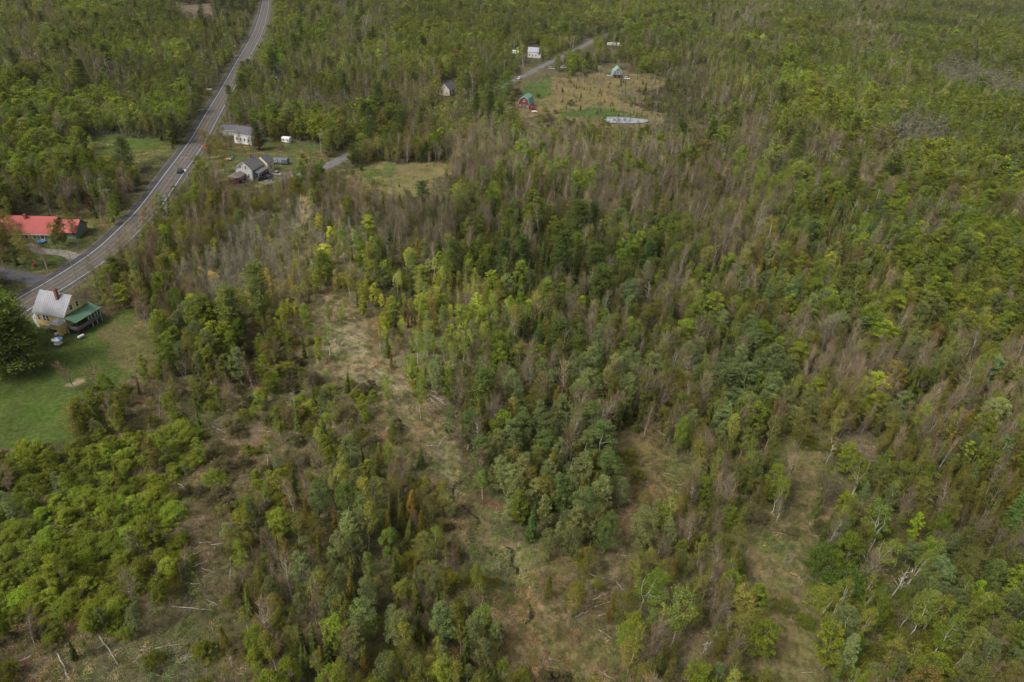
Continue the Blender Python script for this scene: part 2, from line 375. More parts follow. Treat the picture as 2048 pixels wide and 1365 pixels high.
def stream_sheet():
    p = STREAM + rng.normal(size=STREAM.shape) * .22; d = np.gradient(p, axis=0); d /= np.linalg.norm(d, axis=1)[:, None]; nn = np.stack([d[:, 1], -d[:, 0]], 1)
    w = .24 * rng.lognormal(0, .45, len(p)); vs = []; pcs = [(0, 30), (36, 52), (57, len(p))]
    for i in range(len(p)):
        for q in (p[i] - nn[i]*w[i], p[i] + nn[i]*w[i]): vs.append((q[0], q[1], -.28))
    fs = [(2*i, 2*i+1, 2*i+3, 2*i+2) for a, b in pcs for i in range(a, min(b, len(p)-1))]
    mb = MB(); mb.add(vs, fs); return mb.build('stream', mat('peaty_water', (.02,.015,.01), .35, .2, 2))

def water(name, poly, z, label, col, rough):
    m = mat(name + '_water', col, rough, .1, .4); m.node_tree.nodes['Principled BSDF'].inputs['Roughness'].default_value = rough
    mb = MB(); mb.add([(x, y, z) for x, y in poly], [tuple(range(len(poly)))]); return tag(mb.build(name, m), label, kind='structure')
pp = [P(*p)[:2] for p in [(1208,234),(1222,236),(1250,237),(1275,240),(1296,242),(1290,247),(1268,249),(1240,249),(1215,247),(1206,240)]]
water('pond', [tuple(q) for q in smooth(pp + [pp[0]], 4)[:-1]], .62, 'small silver pond at the foot of the far clearing', (.30,.34,.38), .25)
sw = stream_sheet(); tag(sw, 'narrow dark stream winding through the brush', kind='structure')

def haze():
    mb = MB(); mb.box(-8000, 8000, -520, 4400, -3.0, 101.5); o = mb.build('haze', bpy.data.materials.new('haze_air')); m = o.data.materials[0]; m.use_nodes = True; n = m.node_tree; n.nodes.clear()
    v = n.nodes.new('ShaderNodeVolumePrincipled'); v.inputs['Color'].default_value = (.86, .90, .95, 1); v.inputs['Density'].default_value = .00003
    ou = n.nodes.new('ShaderNodeOutputMaterial'); n.links.new(v.outputs[0], ou.inputs['Volume']); tag(o, 'thin pale air softening the far forest', kind='stuff')
haze()

# ------------------------------------------------------------------ buildings
def frame2(ax, ay, bx, by): return math.atan2(by - ay, bx - ax)
GLASS = mat('dark_glass', (.03,.035,.04), .12, .1); WHITE = mat('white_trim', (.72,.71,.68), .6, .06); DARKW = mat('dark_wood', (.07,.06,.05), .8, .2, 4)
def wall_pt(side, L2, W2, a, z, out=0):
    # a runs along the wall seen from outside
    return {'y-': (a, -W2 - out, z), 'y+': (-a, W2 + out, z), 'x+': (L2 + out, a, z), 'x-': (-L2 - out, -a, z)}[side]
def slab_on(mb, side, L2, W2, a0, a1, z0, z1, o0, o1):
    p = wall_pt(side, L2, W2, a0, z0, o0); q = wall_pt(side, L2, W2, a1, z1, o1)
    mb.box(min(p[0], q[0]), max(p[0], q[0]), min(p[1], q[1]), max(p[1], q[1]), z0, z1)
def window(root, side, L2, W2, a, z, w, h, trim=None):
    mb = MB(); t = .13
    slab_on(mb, side, L2, W2, a - w/2 - t, a - w/2, z, z + h, -.02, .07); slab_on(mb, side, L2, W2, a + w/2, a + w/2 + t, z, z + h, -.02, .07)
    slab_on(mb, side, L2, W2, a - w/2 - t, a + w/2 + t, z + h, z + h + t, -.02, .08); slab_on(mb, side, L2, W2, a - w/2 - t, a + w/2 + t, z - t, z, -.02, .09)
    slab_on(mb, side, L2, W2, a - w/2, a + w/2, z + h*.5 - .03, z + h*.5 + .03, -.01, .045)
    f = mb.build('window', trim or WHITE, root)
    g = MB(); slab_on(g, side, L2, W2, a - w/2, a + w/2, z, z + h, -.05, .02); g.build('pane', GLASS, f); return f
def door(root, side, L2, W2, a, w=.95, h=2.05, m=None, z=.15):
    mb = MB(); slab_on(mb, side, L2, W2, a - w/2, a + w/2, z, z + h, -.02, .05); d = mb.build('door', m or WHITE, root)
    k = MB(); slab_on(k, side, L2, W2, a + w/2 - .16, a + w/2 - .1, z + 1, z + 1.07, .05, .11); k.build('handle', DARKW, d); return d
def house(name, mid, rz, L, Wd, prof, wall, roof, label, cat='house', over=.35, seams=0, group=None, th=.14, z0=0.0):
    """prof: list of (y, z) roof points from one eave to the other"""
    r = empty(name, (mid[0], mid[1], z0), rz, label, cat, group)
    y0, y1 = -Wd/2, Wd/2
    mb = MB(); mb.extrude([(y0, -.3)] + [(y, z) for y, z in prof] + [(y1, -.3)], -L/2, L/2); mb.build('wall', wall, r)
    for (ya, za), (yb, zb) in zip(prof[:-1], prof[1:]):
        d = np.array([yb - ya, zb - za]); ln = np.linalg.norm(d); d /= ln; nn = np.array([-d[1], d[0]])
        if nn[1] < 0: nn = -nn
        a = np.array([ya, za]); b = np.array([yb, zb])
        if (ya, za) == prof[0]: a = a - d * over
        if (yb, zb) == prof[-1]: b = b + d * over
        rb = MB(); rb.extrude([tuple(a + nn*.01), tuple(b + nn*.01), tuple(b + nn*th), tuple(a + nn*th)], -L/2 - over, L/2 + over)
        ro = rb.build('roof', roof, r)
        if seams:
            sb = MB(); x = -L/2 - over + .2
            while x < L/2 + over:
                sb.extrude([tuple(a + nn*th), tuple(b + nn*th), tuple(b + nn*(th+.06)), tuple(a + nn*(th+.06))], x - .03, x + .03); x += seams
            tag(sb.build('roof_seam', roof, ro), kind='stuff')
        if (ya, za) == prof[0] or (yb, zb) == prof[-1]:
            e = a if (ya, za) == prof[0] else b; s_ = -1 if (ya, za) == prof[0] else 1
            fb = MB(); fb.box(-L/2 - over, L/2 + over, min(e[0], e[0] + s_*.05), max(e[0], e[0] + s_*.05), e[1] - .12, e[1] + .12); fb.build('gutter', WHITE, r)
    # rake boards on the gables
    for sx in (-1, 1):
        k = MB()
        for (ya, za), (yb, zb) in zip(prof[:-1], prof[1:]):
            x0, x1 = sorted((sx * (L/2 + over - .06), sx * (L/2 + over + .03)))
            k.extrude([(ya, za - .14), (yb, zb - .14), (yb, zb + .005), (ya, za + .005)], x0, x1)
        k.build('rake_board', WHITE, r)
    return r
def gable(W_, ev, rd): return [(-W_/2, ev), (0, rd), (W_/2, ev)]
def chimney(root, x, y, z0, z1, m, s=.42):
    c = MB(); c.box(x - s, x + s, y - s, y + s, z0, z1); o = c.build('chimney', m, root)
    k = MB(); k.box(x - s - .07, x + s + .07, y - s - .07, y + s + .07, z1 - .22, z1 - .02); k.box(x - s*.5, x + s*.5, y - s*.5, y + s*.5, z1 + .002, z1 + .2); k.build('chimney_cap', m, o)

def clap(name, col):
    m = mat(name, col, .75, .08, 1.5); n = m.node_tree; b = n.nodes['Principled BSDF']
    w = n.nodes.new('ShaderNodeTexWave'); w.bands_direction = 'Z'; w.wave_profile = 'SAW'; w.inputs['Scale'].default_value = 1.2
    tc = n.nodes.new('ShaderNodeTexCoord'); n.links.new(tc.outputs['Object'], w.inputs['Vector'])
    bp = n.nodes.new('ShaderNodeBump'); bp.inputs['Strength'].default_value = .6; bp.inputs['Distance'].default_value = .04
    n.links.new(w.outputs[0], bp.inputs['Height']); n.links.new(bp.outputs[0], b.inputs['Normal']); return m
YEL = clap('yellow_clapboard', (.80,.60,.20)); WCL = clap('white_clapboard', (.60,.60,.58)); GCL = clap('grey_clapboard', (.42,.44,.45)); CRM = clap('cream_clapboard', (.66,.58,.42))
SILV = mat('silver_metal_roof', (.25,.26,.29), .6, .10, .5, metal=.1); GRN = mat('green_metal_roof', (.075,.16,.10), .5, .12, .6); BRICK = mat('chimney_brick', (.20,.075,.055), .9, .3, 8)
SHG = mat('grey_shingle', (.13,.13,.125), .9, .2, 3); DSH = mat('dark_shingle', (.085,.085,.10), .9, .2, 3); REDR = mat('red_metal_roof', (.30,.04,.037), .6, .12, .4, col2=(.37,.065,.058))
TEAL = mat('teal_metal_roof', (.13,.27,.22), .5, .2, .7); BARN = mat('barn_red', (.12,.032,.027), .85, .25, 2); DKRED = mat('dark_red_trim', (.08,.022,.02), .8, .2, 3)

# --- yellow house: x runs along the ridge
mid = ((P(126,632.7,5) + P(65.8,621,5)) / 2 + (P(173.7,607,5) - P(126,632.7,5)) / 2)
rz = math.radians(167.5) + math.pi         # local -x points away left, +x is the windowed gable
L_, W_ = 9.0, 7.5
yh = house('farm_house', mid, rz, L_, W_, gable(W_, 5.0, 9.1), YEL, SILV, 'yellow clapboard house with silver metal roof, green porch and brick chimney', over=.45, seams=.6)
chimney(yh, 1.2, -1.0, 7.3, 10.9, BRICK, .36)
window(yh, 'x+', L_/2, W_/2, -1.0, 5.5, .8, 1.35); window(yh, 'x+', L_/2, W_/2, 1.1, 5.5, .8, 1.35)
for a in (-1.9, -.9): window(yh, 'y-', L_/2, W_/2, a, 2.6, .72, 1.5)
window(yh, 'y-', L_/2, W_/2, -3.6, 2.6, .7, 1.4)
for a in (-3, 0, 3): window(yh, 'y+', L_/2, W_/2, a, 2.6, .8, 1.4)
for sx in (-1, 1):
    for sy in (-1, 1): cb = MB(); cb.box(sx*(L_/2) - .1, sx*(L_/2) + .1, sy*(W_/2) - .1, sy*(W_/2) + .1, 0, 4.9); cb.build('corner_board', WHITE, yh)

fb = MB(); fb.box(-L_/2 - .06, L_/2 + .06, -W_/2 - .06, W_/2 + .06, -.3, .9); fb.build('foundation', mat('field_stone', (.22,.21,.2), .9, .3, 3), yh)
# porch with a green shed roof on the gable side
pb = MB(); px0, px1 = L_/2 + .03, L_/2 + 3.3
pr = [(px0, 4.72), (px1 + .4, 3.75), (px1 + .4, 3.88), (px0, 4.86)]
vs = [(x, -W_/2 - .5, z) for x, z in pr] + [(x, W_/2 + .9, z) for x, z in pr]
pb.add(vs, [(0,1,2,3), (7,6,5,4), (0,4,5,1), (1,5,6,2), (2,6,7,3), (3,7,4,0)]); prf = pb.build('porch_roof', GRN, yh)
sb = MB(); y_ = -W_/2 - .3
while y_ < W_/2 + .9:
    q = [(px0, 4.86), (px1 + .4, 3.88), (px1 + .4, 3.93), (px0, 4.91)]
    vs = [(x, y_ - .025, z) for x, z in q] + [(x, y_ + .025, z) for x, z in q]; sb.add(vs, [(0,1,2,3), (7,6,5,4), (0,4,5,1), (1,5,6,2), (2,6,7,3), (3,7,4,0)]); y_ += .55
tag(sb.build('roof_seam', GRN, prf), kind='stuff')
dk = MB(); dk.box(px0, px1 + .1, -W_/2 - .1, W_/2 + .6, 1.25, 1.45); dk.build('deck', DARKW, yh)
for k in range(15):
    bb = MB(); y = -W_/2 - .1 + k * .53; bb.box(px1 + .06, px1 + .13, y, y + .5, 1.46, 2.35); bb.build('railing_board', mat('grey_board', (.16,.15,.14), .9, .2, 3), yh)
for k in range(6):
    bb = MB(); x = px0 + .05 + k * .53; bb.box(x, x + .5, -W_/2 - .17, -W_/2 - .10, 1.46, 2.35); bb.build('railing_board', MATS['grey_board'], yh)
for k in range(6):
    bb = MB(); y = -W_/2 + k * 1.6; bb.box(px1 - .06, px1 + .05, y - .06, y + .06, -.2, 3.8); bb.build('post', WHITE if k > 2 else DARKW, yh)
sk = MB(); sk.box(px0 + .1, px1 - .1, -W_/2 + .1, W_/2 + .4, -.2, 1.24); sk.build('deck_shade_block', mat('under_deck_shade', (.02,.02,.018), .9, .2, 5), yh)  # near-black block painting the shade beneath the deck
gl = MB(); gl.box(px1 - .02, px1 + .05, 0.2, W_/2 + .55, 2.4, 3.6); scr = gl.build('porch_screen', GLASS, yh)
for k in range(5):
    bb = MB(); y = .2 + k * 1.02; bb.box(px1 + .052, px1 + .12, y - .09, y + .09, 2.4, 3.62); bb.build('mullion', WHITE, scr)
# side entry with hipped little roof
sx0, sx1, sy0 = 1.5, 4.4, -W_/2 - 2.0
e_ = MB(); e_.box(sx0, sx1, sy0, -W_/2 - .01, 1.7, 3.3); e_.build('bay', YEL, yh)
hp = MB(); hp.add([(sx0-.3, sy0-.3, 3.32), (sx1+.3, sy0-.3, 3.32), (sx1+.3, -W_/2-.012, 3.32), (sx0-.3, -W_/2-.012, 3.32), ((sx0+sx1)/2, -W_/2-.9, 4.2), ((sx0+sx1)/2, -W_/2-.012, 4.3)],
                   [(0,3,2,1), (0,1,4), (1,2,5,4), (3,0,4,5), (2,3,5)]); hp.build('bay_roof', SILV, yh)
e2 = MB(); e2.box(sx0 + 1.4, sx1 - .4, sy0 + .2, -W_/2 - .012, -.2, 1.69); e2.build('stair_wall', YEL, yh)
st = MB()
for k in range(7): st.box(sx0 - 3.6 + k*.5, sx0 - 3.1 + k*.5, sy0 + .6, sy0 + 1.9, 0, .22 + k * .21)
st.build('stairs', DARKW, yh)
wb = MB(); wb.box(sx0 + .02, sx0 + .3, sy0 - .03, sy0 + .02, 2.2, 3.0); wb.build('trim_board', WHITE, yh)
# small white entry at the far gable
en = MB(); en.box(-L_/2 - 1.5, -L_/2 - .01, -W_/2 + .2, -W_/2 + 2.2, -.1, 2.6); en.build('entry', WCL, yh)
er = MB(); er.add([(-L_/2-1.7, -W_/2, 2.62), (-L_/2-.01, -W_/2, 2.62), (-L_/2-.01, -W_/2+2.4, 2.62), (-L_/2-1.7, -W_/2+2.4, 2.62), (-L_/2-.01, -W_/2+1.2, 3.3), (-L_/2-1.7, -W_/2+1.2, 3.3)],
                 [(0,3,2,1), (0,1,4,5), (2,3,5,4), (1,2,4), (3,0,5)]); er.build('entry_roof', SILV, yh)
# garden things by the yellow house
def umbrella_table():
    q = P(118, 692); r = empty('garden_table', q, .3, 'round white garden table with blue and white umbrella on lawn', 'table')
    c = MB(); c.tube([(0,0,.74), (0,0,.79)], [1.0, 1.0], 14); c.build('table_top', WHITE, r)
    c = MB(); c.tube([(0,0,0), (0,0,.73)], [.1, .08], 8); c.build('stem', WHITE, r)
    u = MB(); u.tube([(0,0,.8), (0,0,2.45)], [.03, .03], 6); u.build('umbrella_pole', WHITE, r)
    for k in range(8):
        a, b = k * math.pi/4, (k+1) * math.pi/4; s_ = MB()
        s_.add([(0,0,2.5), (1.3*math.cos(a), 1.3*math.sin(a), 2.0), (1.3*math.cos(b), 1.3*math.sin(b), 2.0), (0,0,2.44), (1.3*math.cos(a), 1.3*math.sin(a), 1.94), (1.3*math.cos(b), 1.3*math.sin(b), 1.94)], [(0,1,2), (3,5,4), (1,4,5,2), (0,3,4,1), (2,5,3,0)])
        s_.build('umbrella_panel', mat('blue_canvas', (.12,.26,.55), .8) if k in (0,1,2,7,3) else WHITE, r)
umbrella_table()
def gas_tank(px, py, label):
    r = empty('gas_tank', P(px, py), 1.2, label, 'gas tank'); c = MB(); c.tube([(-.9,0,.6), (-.75,0,.6), (.75,0,.6), (.9,0,.6)], [.15,.38,.38,.15], 10); c.build('tank', WHITE, r)
    for x in (-.5, .5): c = MB(); c.box(x-.08, x+.08, -.25, .25, 0, .3); c.build('foot', DARKW, r)
gas_tank(117, 671, 'white gas tank standing beside the yellow house steps'); gas_tank(163, 677, 'small white gas tank on the lawn below the dark deck')

# --- other houses
def ridge_house(name, a, b, rd, ev, Wd, wall, roof, label, **k):
    A, B = P(*a, rd), P(*b, rd); L = float(np.hypot(*(B - A)[:2])); m = (A + B) / 2
    L = k.pop('L', L); r = house(name, m, frame2(A[0], A[1], B[0], B[1]), L, Wd, k.pop('prof', gable(Wd, ev, rd)), wall, roof, label, **k); r['_l'] = L; return r, L
fh, fl = ridge_house('farm_house', (486,323), (508,311), 7.6, 4.6, 7.2, GCL, SHG, 'pale grey farmhouse with shingled roof and dark red porch', L=10)
for a in (-1.4, 1.0): window(fh, 'x-', 5, 3.6, a, 4.6, .8, 1.3)
for a in (-2, 0, 2): window(fh, 'x-', 5, 3.6, a, 1.3, .8, 1.4)
for a in (-3.5, -1, 1.5, 4): window(fh, 'y-', 5, 3.6, a, 2.0, .85, 1.5)
chimney(fh, 1.5, .2, 7.0, 8.8, BRICK, .35)
ell = MB(); r_ = ell
ew, el_ = 5.6, 6.0
# cream wing behind
w1 = MB(); w1.extrude([(-5.2,-.2), (-5.2,4.4), (-2.4,7.0), (.4,4.4), (.4,-.2)], 5.02, 10.5); w1.build('wing_wall', CRM, fh)
for (ya, za, yb, zb) in ((-5.5,4.1,-2.4,7.0), (-2.4,7.0,.7,4.1)):
    w2 = MB(); w2.extrude([(ya,za+.02), (yb,zb+.02), (yb,zb+.17), (ya,za+.17)], 5.03, 10.9); w2.build('wing_roof', SHG, fh)
wn = MB(); wn.box(7.4, 8.2, -5.26, -5.19, 1.6, 3.0); wn.build('wing_window', GLASS, fh)
# enclosed porch on the left front, dark red
pc = MB(); pc.box(-10.6, -5.02, -.6, 3.9, 0, .5); pc.build('porch_floor', DKRED, fh)
pr = MB(); pr.add([(-11,-1,2.6), (-5.02,-1,2.6), (-5.02,4.3,2.6), (-11,4.3,2.6), (-10,1.6,3.6), (-5.02,1.6,3.6)], [(0,3,2,1), (0,1,5,4), (2,3,4,5), (3,0,4), (1,2,5)]); pr.build('porch_roof', mat('brown_shingle', (.14,.11,.10), .9, .2, 3), fh)
for k in range(8):
    c = MB(); x = -10.5 + k * .78; c.box(x-.07, x+.07, -.62, -.5, .5, 2.58); c.build('post', DKRED if k % 2 else WHITE, fh)
for k in range(5):
    c = MB(); y = -.5 + k * 1.0; c.box(-10.62, -10.5, y-.07, y+.07, .5, 2.58); c.build('post', DKRED, fh)
c = MB(); c.box(-10.6, -5.1, -.64, -.56, .55, 1.4); c.box(-10.66, -10.58, -.6, 3.9, .55, 1.4); c.build('railing', DKRED, fh)
c = MB(); c.box(-4.0, 4.5, -5.9, -3.62, .5, .7); c.build('deck', DKRED, fh)
c = MB(); c.box(-4.0, 4.5, -5.95, -5.87, .72, 1.6); c.build('deck_railing', DKRED, fh)
c = MB(); c.add([(-4.2,-6.1,2.9), (4.7,-6.1,2.9), (4.7,-3.62,3.6), (-4.2,-3.62,3.6), (-4.2,-6.1,3.02), (4.7,-6.1,3.02), (4.7,-3.62,3.72), (-4.2,-3.62,3.72)], [(0,3,2,1), (4,5,6,7), (0,1,5,4), (2,3,7,6), (1,2,6,5), (3,0,4,7)]); c.build('deck_roof', SHG, fh)
for k in range(5):
    c = MB(); x = -3.9 + k * 2.08; c.box(x-.07, x+.07, -5.95, -5.8, .7, 2.9); c.build('post', WHITE, fh)

wh, wl = ridge_house('white_house', (477,252), (507,256), 7.2, 4.6, 8.0, WCL, DSH, 'white house with dark shingled roof half hidden by trees near the highway', L=9)
for a in (-3, -1, 1, 3): window(wh, 'y-', 4.5, 4, a, 1.4, .9, 1.4)
for a in (-1.6, 1.6): window(wh, 'x+', 4.5, 4, a, 1.4, .9, 1.3)
ga, gl_ = ridge_house('garage', (443,250), (472,250), 4.6, 2.9, 6.4, WCL, DSH, 'low white garage with dark roof beside the half hidden white house', cat='garage', L=7.5)
door(ga, 'y-', 3.75, 3.2, -1.2, 2.6, 2.2, mat('grey_door', (.4,.4,.4))); door(ga, 'y-', 3.75, 3.2, 1.8, 2.6, 2.2, MATS['grey_door'])

rh, rl = ridge_house('red_roof_house', (30,432), (96,434), 6.4, 3.0, 11.5, clap('green_clapboard', (.16,.24,.17)), REDR, 'low house with broad red metal roof behind trees across the highway', seams=.6, L=15, over=.7)
for a in (-5, -2.5, 0, 2.5, 5): window(rh, 'y-', 7.5, 5.75, a, 1.0, 1.1, 1.4)
chimney(rh, -1.5, -.9, 5.6, 7.4, BRICK, .4)
for (x0, x1, yc, Wd, rd) in ((7.52, 14.0, 1.0, 8.0, 5.2), (-15.5, -7.52, -.8, 8.5, 5.4)):
    c = MB(); c.extrude([(yc-Wd/2, -.2), (yc-Wd/2, 2.6), (yc, rd), (yc+Wd/2, 2.6), (yc+Wd/2, -.2)], x0, x1); c.build('wing_wall', MATS['green_clapboard'], rh)
    for s_ in (-1, 1):
        e_ = yc + s_*(Wd/2 + .6); ze = 2.6 - .6*(rd-2.6)/(Wd/2)
        q = [(e_, ze+.02), (yc, rd+.02), (yc, rd+.18), (e_, ze+.18)]
        if s_ > 0: q = q[::-1]
        c = MB(); c.extrude(q, x0, x1 + (.6 if x0 > 0 else 0)); c.build('wing_roof', REDR, rh)
# cross gable
c = MB(); vs = [(-1.8,-.0,6.42), (-1.8+4.2,1.5,5.6)]
yb = house('garden_shed', P(88,401), .4, 3.2, 2.6, gable(2.6, 2.1, 3.3), mat('weathered_board', (.25,.22,.17), .9, .25, 3), mat('mossy_roof', (.3,.28,.17), .9, .3, 2), 'small weathered garden shed behind the red roofed house', 'shed', over=.2)
door(yb, 'y-', 1.6, 1.3, 0, .9, 1.9, DARKW)

def gambrel(W_, ev, kn, rd): return [(-W_/2, ev), (-W_*.33, kn), (0, rd), (W_*.33, kn), (W_/2, ev)]
bn, bl = ridge_house('barn', (1048,194), (1059,186), 7.4, 3.2, 7.0, BARN, TEAL, 'red barn with teal gambrel roof at the edge of the far clearing', cat='barn', L=11, over=.3, prof=gambrel(7.0, 3.0, 6.0, 7.4))
door(bn, 'x-', 5.5, 3.5, 0, 2.6, 2.9, mat('brown_barn_door', (.16,.10,.08))); window(bn, 'x-', 5.5, 3.5, 0, 4.4, .8, 1.0)
for a in (-2.4, 2.4): window(bn, 'x-', 5.5, 3.5, a, 1.2, .8, 1.1)
for a in (-3, 0, 3): window(bn, 'y-', 5.5, 3.5, a, 1.0, .8, 1.0)
fb = MB(); fb.box(-5.56, 5.56, -3.56, 3.56, -.3, .35); fb.build('foundation', MATS['grey_board'], bn)

h1, _ = ridge_house('white_house', (1058,94.5), (1077,96), 7.6, 4.6, 7.5, WCL, mat('blue_grey_roof', (.30,.32,.38), .5, .1, 1), 'white farmhouse with blue grey metal roof beside the far side road', L=8.5, seams=.6)
for a in (-2.6, 0, 2.6): window(h1, 'y-', 4.25, 3.75, a, 1.3, .9, 1.5)
for a in (-1.3, 1.3): window(h1, 'x+', 4.25, 3.75, a, 1.3, .9, 1.4); window(h1, 'x+', 4.25, 3.75, a, 4.4, .8, 1.1)
c = MB(); c.box(4.28, 6.6, -3.4, 1.5, -.2, 2.7); c.build('porch', WCL, h1)
c = MB(); c.box(4.28, 6.9, -3.7, 1.8, 2.72, 2.9); c.build('porch_roof', MATS['blue_grey_roof'], h1)

cb_, _ = ridge_house('cabin', (1237.7,136), (1234,131), 7.4, 3.0, 7.4, mat('grey_cabin_board', (.16,.165,.18), .85, .2, 2), mat('sea_green_roof', (.17,.33,.27), .5, .12, .8), 'small grey cabin with steep green roof and tall front windows', cat='cabin', L=9, prof=[(-3.7,2.4), (-2.8,4.8), (0,7.4), (2.8,4.8), (3.7,2.4)])
for a in (-1.8, -.6, .6, 1.8): window(cb_, 'x-', 4.5, 3.7, a, 3.0, .8, 1.9)
for a in (-1.9, 1.2): door(cb_, 'x-', 4.5, 3.7, a, 1.5, 1.9, GLASS)
c = MB(); c.box(-5.9, -4.53, -3.5, 3.5, 2.3, 2.45); c.build('balcony', MATS['grey_board'], cb_)
for y in (-3.5, -1.2, 1.2, 3.5):
    c = MB(); c.box(-5.85, -5.72, y-.08, y+.08, 0, 3.4); c.build('post', DARKW, cb_)

h2, _ = ridge_house('tan_house', (889,168.5), (900,164), 7.0, 4.0, 7.2, mat('tan_siding', (.45,.40,.31), .8, .1, 2), DSH, 'tan house with dark roof among trees left of the large green maple', L=9)
window(h2, 'x-', 4.5, 3.6, 0, 4.2, .9, 1.2)
for a in (-1.8, 1.8): window(h2, 'x-', 4.5, 3.6, a, 1.2, .9, 1.4); window(h2, 'y-', 4.5, 3.6, a, 1.2, .9, 1.4)
c = MB(); c.extrude([(-1,-.2), (-1,3.4), (2.2,5.8), (5.4,3.4), (5.4,-.2)], 4.52, 10); c.build('wing_wall', WCL, h2)
for s_ in (-1, 1):
    q = [(2.2+s_*3.6, 3.14), (2.2, 5.84), (2.2, 5.98), (2.2+s_*3.6, 3.28)]
    c = MB(); c.extrude(q if s_ < 0 else q[::-1], 4.53, 10.3); c.build('wing_roof', SHG, h2)
h3, _ = ridge_house('white_shed', (921,174), (930,178), 3.6, 2.2, 4.2, WCL, mat('pale_tin_roof', (.5,.48,.42), .6, .2, 1), 'small white shed with pale tin roof beside the tan house', cat='shed', L=5)
h4, _ = ridge_house('grey_shed', (925,206), (940,203), 3.8, 2.4, 4.4, GCL, SHG, 'small grey roofed shed deep among the trees left of the barn', cat='shed')
h5, _ = ridge_house('grey_cottage', (985,181), (995,179), 4.2, 2.6, 5, GCL, SHG, 'grey cottage roof showing between tree crowns above the barn', cat='house')
h6, _ = ridge_house('roadside_house', (545,137), (556,135), 6, 3.4, 7, GCL, SHG, 'grey house hidden in trees right of the highway, highest up the photo', cat='house')
def trailer(px, py, L, label, rz=0.1, col=None, w=2.6, h=2.8, nm='trailer', cat='trailer'):
    r = empty(nm, P(px, py), rz, label, cat)
    c = MB(); c.extrude([(-w/2,.5), (w/2,.5), (w/2,h-.3), (w/2-.3,h), (-w/2+.3,h), (-w/2,h-.3)], -L/2, L/2); c.build('body', col or WHITE, r)
    for k in range(max(2, int(L/2.2))):
        window(r, 'y-', L/2, w/2, -L/2 + 1.1 + k*2.1, 1.3, .8, .7)
    for x in (-.7, .7):
        for s_ in (-1, 1): c = MB(); c.tube([(x, s_*(w/2-.25), .36), (x, s_*(w/2-.02), .36)], [.36,.36], 10); c.build('wheel', mat('tyre', (.02,.02,.02)), r)
trailer(1029, 108, 7, 'white camper trailer left of the white farmhouse with blue grey roof')
trailer(1222, 92, 8, 'longer white trailer home behind trees near the top of side road', .3)
trailer(1240, 93, 5, 'shorter white trailer at the right of the longer trailer home', .2)
trailer(574, 286, 4, 'small white camper on the grass edge behind the farmhouse', -.2)
trailer(563, 328, 6.5, 'dark blue grey storage container on the farmhouse lawn', -.08, mat('container_blue', (.09,.11,.15), .6, .2, 2), 2.5, 2.6, 'storage_container', 'container')

# ------------------------------------------------------------------ vehicles
def car(px, py, rz, paint, label, cat='car', group=None, kind='suv', s=1.0):
    r = empty('parked_car' if cat != 'pickup' else 'pickup_truck', P(px, py), rz, label, cat, group); r.scale = (s, s, s)
    prof = {'suv': [(-2.3,.45), (-2.32,1.0), (-2.2,1.1), (2.15,.95), (2.3,.8), (2.28,.42)],
            'pickup': [(-2.7,.55), (-2.7,1.1), (.1,1.12), (2.45,1.05), (2.65,.85), (2.6,.5)]}[kind]
    cab = {'suv': [(-2.15,1.09), (-1.85,1.62), (.55,1.66), (1.25,1.03)], 'pickup': [(-.75,1.12), (-.6,1.75), (.75,1.75), (1.35,1.08)]}[kind]
    b = MB(); n = len(prof)
    for pts, hw0, hw1 in ((prof, .9, .9),):
        vs = [(x, -hw0, z) for x, z in pts] + [(x, hw0, z) for x, z in pts]
        b.add(vs, [tuple(range(n)), tuple(range(2*n-1, n-1, -1))] + [((k+1) % n, k, k+n, (k+1) % n + n) for k in range(n)])
    b.build('body', paint, r)
    g = MB(); vs = [(x, -.86 if z < 1.2 else -.70, z) for x, z in cab] + [(x, .86 if z < 1.2 else .70, z) for x, z in cab]
    g.add(vs, [(0,1,2,3), (7,6,5,4)] + [((k+1) % 4, k, k+4, (k+1) % 4 + 4) for k in range(4)]); g.build('window', GLASS, r)
    t = MB(); zt = max(z for x, z in cab); t.box(cab[1][0] + .03, cab[2][0] - .03, -.68, .68, zt - .03, zt + .04); t.build('roof', paint, r)
    if kind == 'pickup':
        w = MB(); w.box(-2.6, -.85, -.75, .75, 1.0, 1.125); w.build('bed', mat('bed_liner', (.03,.03,.03)), r)
    wx = 1.4 if kind == 'suv' else 1.7
    for x in (-wx, wx):
        for sy in (-1, 1):
            w = MB(); w.tube([(x, sy*.72, .34), (x, sy*.93, .34)], [.34,.34], 12); o = w.build('wheel', mat('tyre', (.02,.02,.02)), r)
            h = MB(); h.tube([(x, sy*.931, .34), (x, sy*.95, .34)], [.2,.2], 8); h.build('rim', SILV, o)
    e = prof[-2][0]
    for sy in (-1, 1):
        h = MB(); h.box(e - .08, e + .03, sy*.72 - .15, sy*.72 + .15, .68, .82); h.build('headlight', WHITE, r)
        h = MB(); h.box(prof[0][0] - .03, prof[0][0] + .05, sy*.75 - .1, sy*.75 + .1, .75, 1.0); h.build('tail_light', mat('tail_red', (.3,.01,.01), .3), r)
    return r
BLK = mat('dark_car_paint', (.03,.035,.045), .25, .05); SLV = mat('silver_car_paint', (.42,.44,.46), .3, .05, metal=.4); WCP = mat('white_car_paint', (.7,.7,.7), .3, .03); RED = mat('tractor_red', (.5,.03,.02), .4, .1)
car(360, 345, math.radians(108), BLK, 'dark SUV driving on the highway below the orange sign')
car(553, 351, math.radians(-20), SLV, 'silver pickup parked on the grass beside the farmhouse', 'pickup', kind='pickup')
car(541, 359, math.radians(-25), BLK, 'dark car parked in front of the silver pickup, away from the porch')
